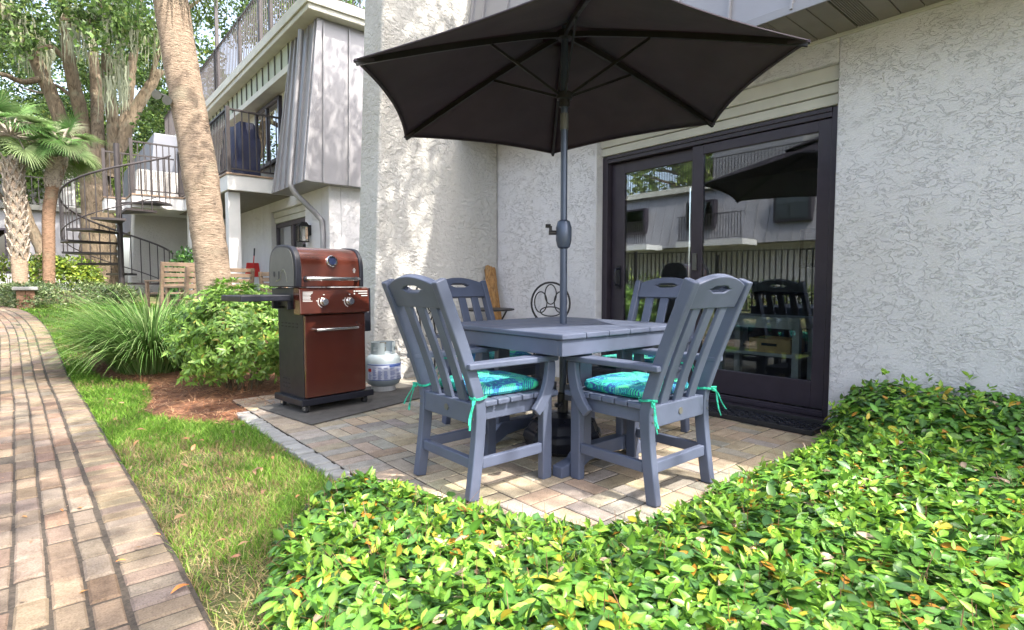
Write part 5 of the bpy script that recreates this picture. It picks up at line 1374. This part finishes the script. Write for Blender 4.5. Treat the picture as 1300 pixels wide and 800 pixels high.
for nm_, pl, r0, r1 in (('limb', [q(116, 235), q(97, 195), q(72, 138, 17.2), q(50, 85, 17), q(28, 50, 16.5), q(0, 10, 16), q(-30, -40, 15.5)], .40, .20),
                       ('limb', [q(118, 215), q(108, 165), q(97, 120, 17.2), q(88, 80, 17), q(84, 40, 16.8), q(83, -20, 16.5), q(80, -90, 16)], .36, .19),
                       ('limb', [q(128, 220), q(124, 170), q(122, 110, 18), q(118, 60, 18.2), q(120, 0, 18.5), q(118, -80, 19)], .34, .16),
                       ('limb', [q(140, 225), q(144, 180), q(142, 135, 17.3), q(136, 90, 17), q(133, 40, 16.8), q(120, -20, 16.5), q(115, -80, 16)], .32, .15),
                       ('limb', [q(140, 220), q(155, 180), q(172, 140, 17.7), q(190, 110, 17.7), q(203, 88, 17.7)], .33, .23),
                       ('limb', [q(150, 190, 18), q(162, 130, 18.4), q(168, 80, 18.7), q(175, 30, 19), q(182, -40, 19)], .28, .14),
                       ('branch', [q(88, 82, 17), q(66, 60, 16.5), q(46, 62, 16.2), q(20, 45, 16)], .15, .06),
                       ('branch', [q(58, 98, 17.1), q(30, 104, 16.5), q(8, 96, 16), q(-20, 90, 15.5)], .16, .08),
                       ('branch', [q(100, 130, 17.2), q(70, 108, 17.5), q(55, 118, 18), q(30, 112, 18.5)], .10, .04),
                       ('branch', [q(190, 112, 17.7), q(200, 70, 17.4), q(215, 40, 17.2), q(240, 10, 17), q(300, -30, 16.5)], .13, .06),
                       ('branch', [q(60, 330, 17), q(40, 290, 17), q(22, 240, 17), q(-10, 200, 17)], .30, .18)):
    obuild([(pl, r0*.60, r1*.62)], nm_)
obuild([([q(60, 352, 17.0), q(56, 335, 17), q(60, 330, 17)], .32, .30)], 'limb')
cs = []
def cl(x, y, d, r_): cs.append((tuple(P(x, y, d)), r_))
random.seed(21)
for _ in range(95):
    x = random.uniform(-40, 205); y = random.uniform(-150, 60); d = random.uniform(15, 21); cl(x, y, d, random.uniform(.35, .85))
for x, y, d, r_ in ((120, 25, 16, .7), (140, 20, 16, .7), (160, 30, 16, .65), (150, 50, 16.2, .55), (172, 45, 16, .6), (185, 30, 16, .6), (130, 45, 16.2, .5), (100, 15, 16, .6), (150, 100, 17, .35), (145, 85, 17, .3), (40, 40, 16, .35), (190, 150, 17.5, .3), (175, 160, 17.3, .28), (200, 60, 17.4, .5), (60, 150, 19, .5), (35, 15, 16, .5), (70, 8, 16, .5)): cl(x, y, d, r_)
for _ in range(70):
    x = random.uniform(238, 470); y = random.uniform(-160, 55-.16*abs(x-300)); d = random.uniform(19, 26); cl(x, y, d, random.uniform(.5, 1.0))
for x, y, d in ((262, 90, 21), (272, 105, 21), (268, 70, 20), (255, 60, 20), (300, 50, 22), (330, 45, 22), (360, 30, 22)): cl(x, y, d, .6)
OAKC = [(.045, .085, .020), (.070, .13, .027), (.10, .17, .035), (.030, .058, .018), (.17, .22, .055)]
for _ in range(190): cl(random.uniform(-60, 240), random.uniform(20, 200), random.uniform(22, 30), random.uniform(.5, 1.1))
v, f, c = clumps(cs, 400, .17, OAKC, [.3, .3, .2, .12, .08])
np_mesh('crown', v-np.array(ob), f, M_leafd, c, oak)
# spanish moss
V_ = []; F_ = []; C_ = []; cnt = 0
for _ in range(85):
    r_ = random.random()
    if r_ < .28: x = random.uniform(0, 62); y = 6+x*.9+random.uniform(-12, 16)
    elif r_ < .75: x = random.uniform(75, 170); y = random.uniform(5, 45)
    elif r_ < .9: x = random.uniform(130, 160); y = random.uniform(60, 125)
    else: x = random.uniform(0, 200); y = random.uniform(0, 50)
    d = random.uniform(15.6, 17.2); p = P(x, y, d); L = random.uniform(.4, 1.6); col = random.choice([(.23, .25, .17), (.30, .31, .21), (.18, .20, .13), (.26, .29, .17)])
    for k in range(9):
        o = p+Vector((random.gauss(0, .09), random.gauss(0, .09), random.uniform(-.1, .2))); a = random.uniform(0, PI); s_ = Vector((math.cos(a), math.sin(a), 0)); l2 = L*random.uniform(.4, 1)
        for j in range(5):
            t = j/4; w = .022*(1-t)**.7+.004; dr = Vector((random.gauss(0, .02), random.gauss(0, .02), -l2*t)); V_ += [tuple(o+dr-s_*w), tuple(o+dr+s_*w)]
        for j in range(4): b_ = cnt+2*j; F_.append((b_, b_+1, b_+3, b_+2))
        C_ += [col]*10; cnt += 10
tag(np_mesh('spanish_moss', np.array(V_), np.array(F_), M_leafd, np.array(C_)), 'pale grey green spanish moss hanging from the live oak limbs', 'moss', kind='stuff')

def tree(x, y, hgt, rad, cols, lab, ncl=70, per=120, size=.28, cat='tree', name='broadleaf_tree', low=.35):
    zg = tz(x, y)-.1; root = empty(name, (x, y, zg), lab, cat); m = MB()
    L, rr = limb([(x, y, zg), (x+.2, y, zg+hgt*.3), (x-.1, y+.1, zg+hgt*.55), (x, y, zg+hgt*.85)], .03*hgt, .006*hgt); m.tube(L, rr, 10); m.build('trunk', M_bark, root, smooth=True)
    cs_ = []; m = MB()
    for k in range(ncl):
        d = rand_dirs(1)[0]; r_ = random.random()**.4; c_ = Vector((x+d[0]*rad*r_, y+d[1]*rad*r_, zg+hgt*(low+1)/2+d[2]*hgt*(1-low)/2*r_)); cs_.append((tuple(c_), rad*random.uniform(.16, .30)))
        if k % 4 == 0:
            b_ = L[int(len(L)*random.uniform(.4, .9))]; m.tube([b_, b_.lerp(c_, .5)+Vector((0, 0, .2)), c_], [.01*hgt, .006*hgt, .002*hgt], 6)
    m.build('limb', M_bark, root); v, f, c = clumps(cs_, per, size, cols); np_mesh('crown', v-np.array((x, y, zg)), f, M_leafd, c, root)
LG = [(.16, .24, .05), (.22, .30, .07), (.11, .18, .04), (.28, .34, .10)]
MG = [(.09, .15, .03), (.13, .20, .045), (.06, .11, .025)]
random.seed(5)
def tp(px, d): p = P(px, 360, d); return p.x, p.y
tree(*tp(192, 34), 8.5, 3.6, LG, 'bright light green tree above the grey roof behind the landing')
tree(*tp(60, 42), 13, 6.0, LG, 'tall pale green tree beyond the far boarded house', 80, 60, .4)
tree(*tp(-60, 36), 12, 5.5, MG, 'mid green tree at the far left behind the sabal palms', 80, 60, .4)
tree(*tp(120, 52), 16, 7.5, LG, 'tallest pale green tree far behind the live oak', 80, 50, .5)
tree(*tp(20, 24), 7.5, 2.6, MG, 'dense dark tree between the sabal palms and the far house', 60, 160, .25, low=.45)
tree(*tp(290, 48), 17, 7, MG, 'dark green tree far behind the rooftop terrace', 80, 50, .5)
tree(*tp(410, 40), 16, 6, LG, 'light green tree behind the second house roof', 70, 60, .45)
# trees across the walk, mirrored in the door glass
tree(-19, 16, 12, 5, LG, 'light green tree behind the mirrored mansard house', 70, 60, .4)
tree(-18, 26, 13, 5.5, MG, 'dark tree behind the mirrored mansard house', 70, 60, .4)
tree(-19, 5, 12, 5, MG, 'second dark tree behind the mirrored mansard house', 60, 60, .4)
leafy_mass('hedge', -4.9, 8, .5, 7, 1.0, 5000, .11, YG, 'clipped hedge along the iron fence across the walk')
# the oak whose crown spreads over the patio from behind the viewer
random.seed(11)
so_ = empty('shade_oak', (-4.6, -7.5, 0), 'live oak behind the viewer whose crown dapples the light on the patio', 'tree')
m = MB(); L, rr = limb([(-4.6, -7.5, -.1), (-4.4, -7.3, 2), (-4.0, -6.8, 3.6)], .55, .42); m.tube(L, rr, 14); m.build('trunk', M_bark, so_, smooth=True)
sc_ = []
def shade_limb(pl, r0):
    m = MB(); L, rr = limb(pl, r0, .06); m.tube(L, rr, 9); m.build('limb', M_bark, so_, smooth=True)
for e in ((3.5, -2.5, 8.2), (1.5, -.5, 8.4), (-1.0, 0.5, 8.6), (4.5, 2.5, 8.8), (2.0, 3.5, 8.6), (4.5, -5.5, 8.6), (1.0, -4.0, 7.6), (-4, -1, 8.2), (2.8, -7, 8.0)):
    shade_limb([(-4.0, -6.8, 3.5), (-2.6+(e[0]+2)*.1, -5.8+(e[1]+5)*.15, 5.6), ((e[0]-4)*.5+.8, (e[1]-6.8)*.5+.8, 7.2), e], .26)
for k in range(SHADE_N if 'SHADE_N' in globals() else 270):
    x = random.uniform(-3.5, 6.0); y = random.uniform(-8.0, 5.0); sc_.append(((x, y, random.uniform(7.2, 9.2)), random.uniform(.35, .8)))
for (x, y, z, r_) in ((3.6, 1.2, 8.2, .7), (3.9, .9, 8.0, .6), (4.0, 1.6, 7.8, .6), (3.6, 2.0, 7.4, .6), (1.6, -2.6, 8, .7), (1.9, -3.4, 8, .7), (2.4, -2.0, 8.3, .6), (1.3, -1.5, 8, .6), (1.0, -4.2, 8, .6), (2.6, .2, 8, .6)): sc_.append(((x, y, z), r_))  # extra clumps added out of view to shade the chimney wing and path
for (x, y, z, r_) in ((3.84, .6, 8, .30), (3.72, 1.1, 8, .30), (3.62, 1.6, 8, .30), (3.95, .1, 8, .3), (3.45, 2.2, 8, .3)): sc_ += [((x, y, z), r_)]*3  # unseen blockers, stacked along the sun rays to darken the wing's left side
v, f, c = clumps(sc_, 130, .17, OAKC, None, .6)
random.seed(3)
blockers = [((x, y, 8.0), .32) for x, y in ((3.86, .45), (3.78, .85), (3.68, 1.25), (3.58, 1.65), (3.98, .0), (3.48, 2.1))]  # denser leaf blockers added to keep sun off the wing's left side
blockers += [((random.uniform(4.0, 6.2), random.uniform(4.2, 7.2), random.uniform(8.0, 9.0)), random.uniform(.35, .6)) for _ in range(26)]  # added above the view to break up sun on the second house's gable
v2, f2, c2 = clumps(blockers, 420, .15, OAKC, None, .6)
v, f, c = np.concatenate([v, v2]), np.concatenate([f, f2+len(v)]), np.concatenate([c, c2])
np_mesh('crown', v-np.array((-4.6, -7.5, 0)), f, M_leafd, c, so_)

# ------------------------------------------------------------------ light
S = Vector((.28, -.96, 0)).normalized(); EL = R(55); S = Vector((S.x*math.cos(EL), S.y*math.cos(EL), math.sin(EL)))
sl_ = bpy.data.lights.new('sun', 'SUN'); sl_.energy = 2.0; sl_.angle = R(.53); sl_.color = (1, .93, .82)
so2 = bpy.data.objects.new('sun', sl_); COL.objects.link(so2); so2.rotation_euler = S.to_track_quat('Z', 'Y').to_euler(); so2.location = S*40
w = bpy.data.worlds.new('World'); SC.world = w; w.use_nodes = True; nt = w.node_tree
sky = nt.nodes.new('ShaderNodeTexSky'); sky.sky_type = 'NISHITA'; sky.sun_disc = False; sky.sun_elevation = EL; sky.sun_rotation = math.atan2(S.x, S.y)
sky.air_density = 1.0; sky.dust_density = 5; sky.ozone_density = .8
bg = nt.nodes['Background']; hz = nt.nodes.new('ShaderNodeHueSaturation'); hz.inputs['Saturation'].default_value = .72; nt.links.new(sky.outputs[0], hz.inputs['Color']); nt.links.new(hz.outputs[0], bg.inputs['Color']); bg.inputs['Strength'].default_value = .15
SC.view_settings.view_transform = 'Standard'; SC.view_settings.look = 'None'; SC.view_settings.gamma = 1; SC.view_settings.exposure = 2.35
SC.view_settings.use_curve_mapping = False
SC.render.resolution_x = 1024; SC.render.resolution_y = 630
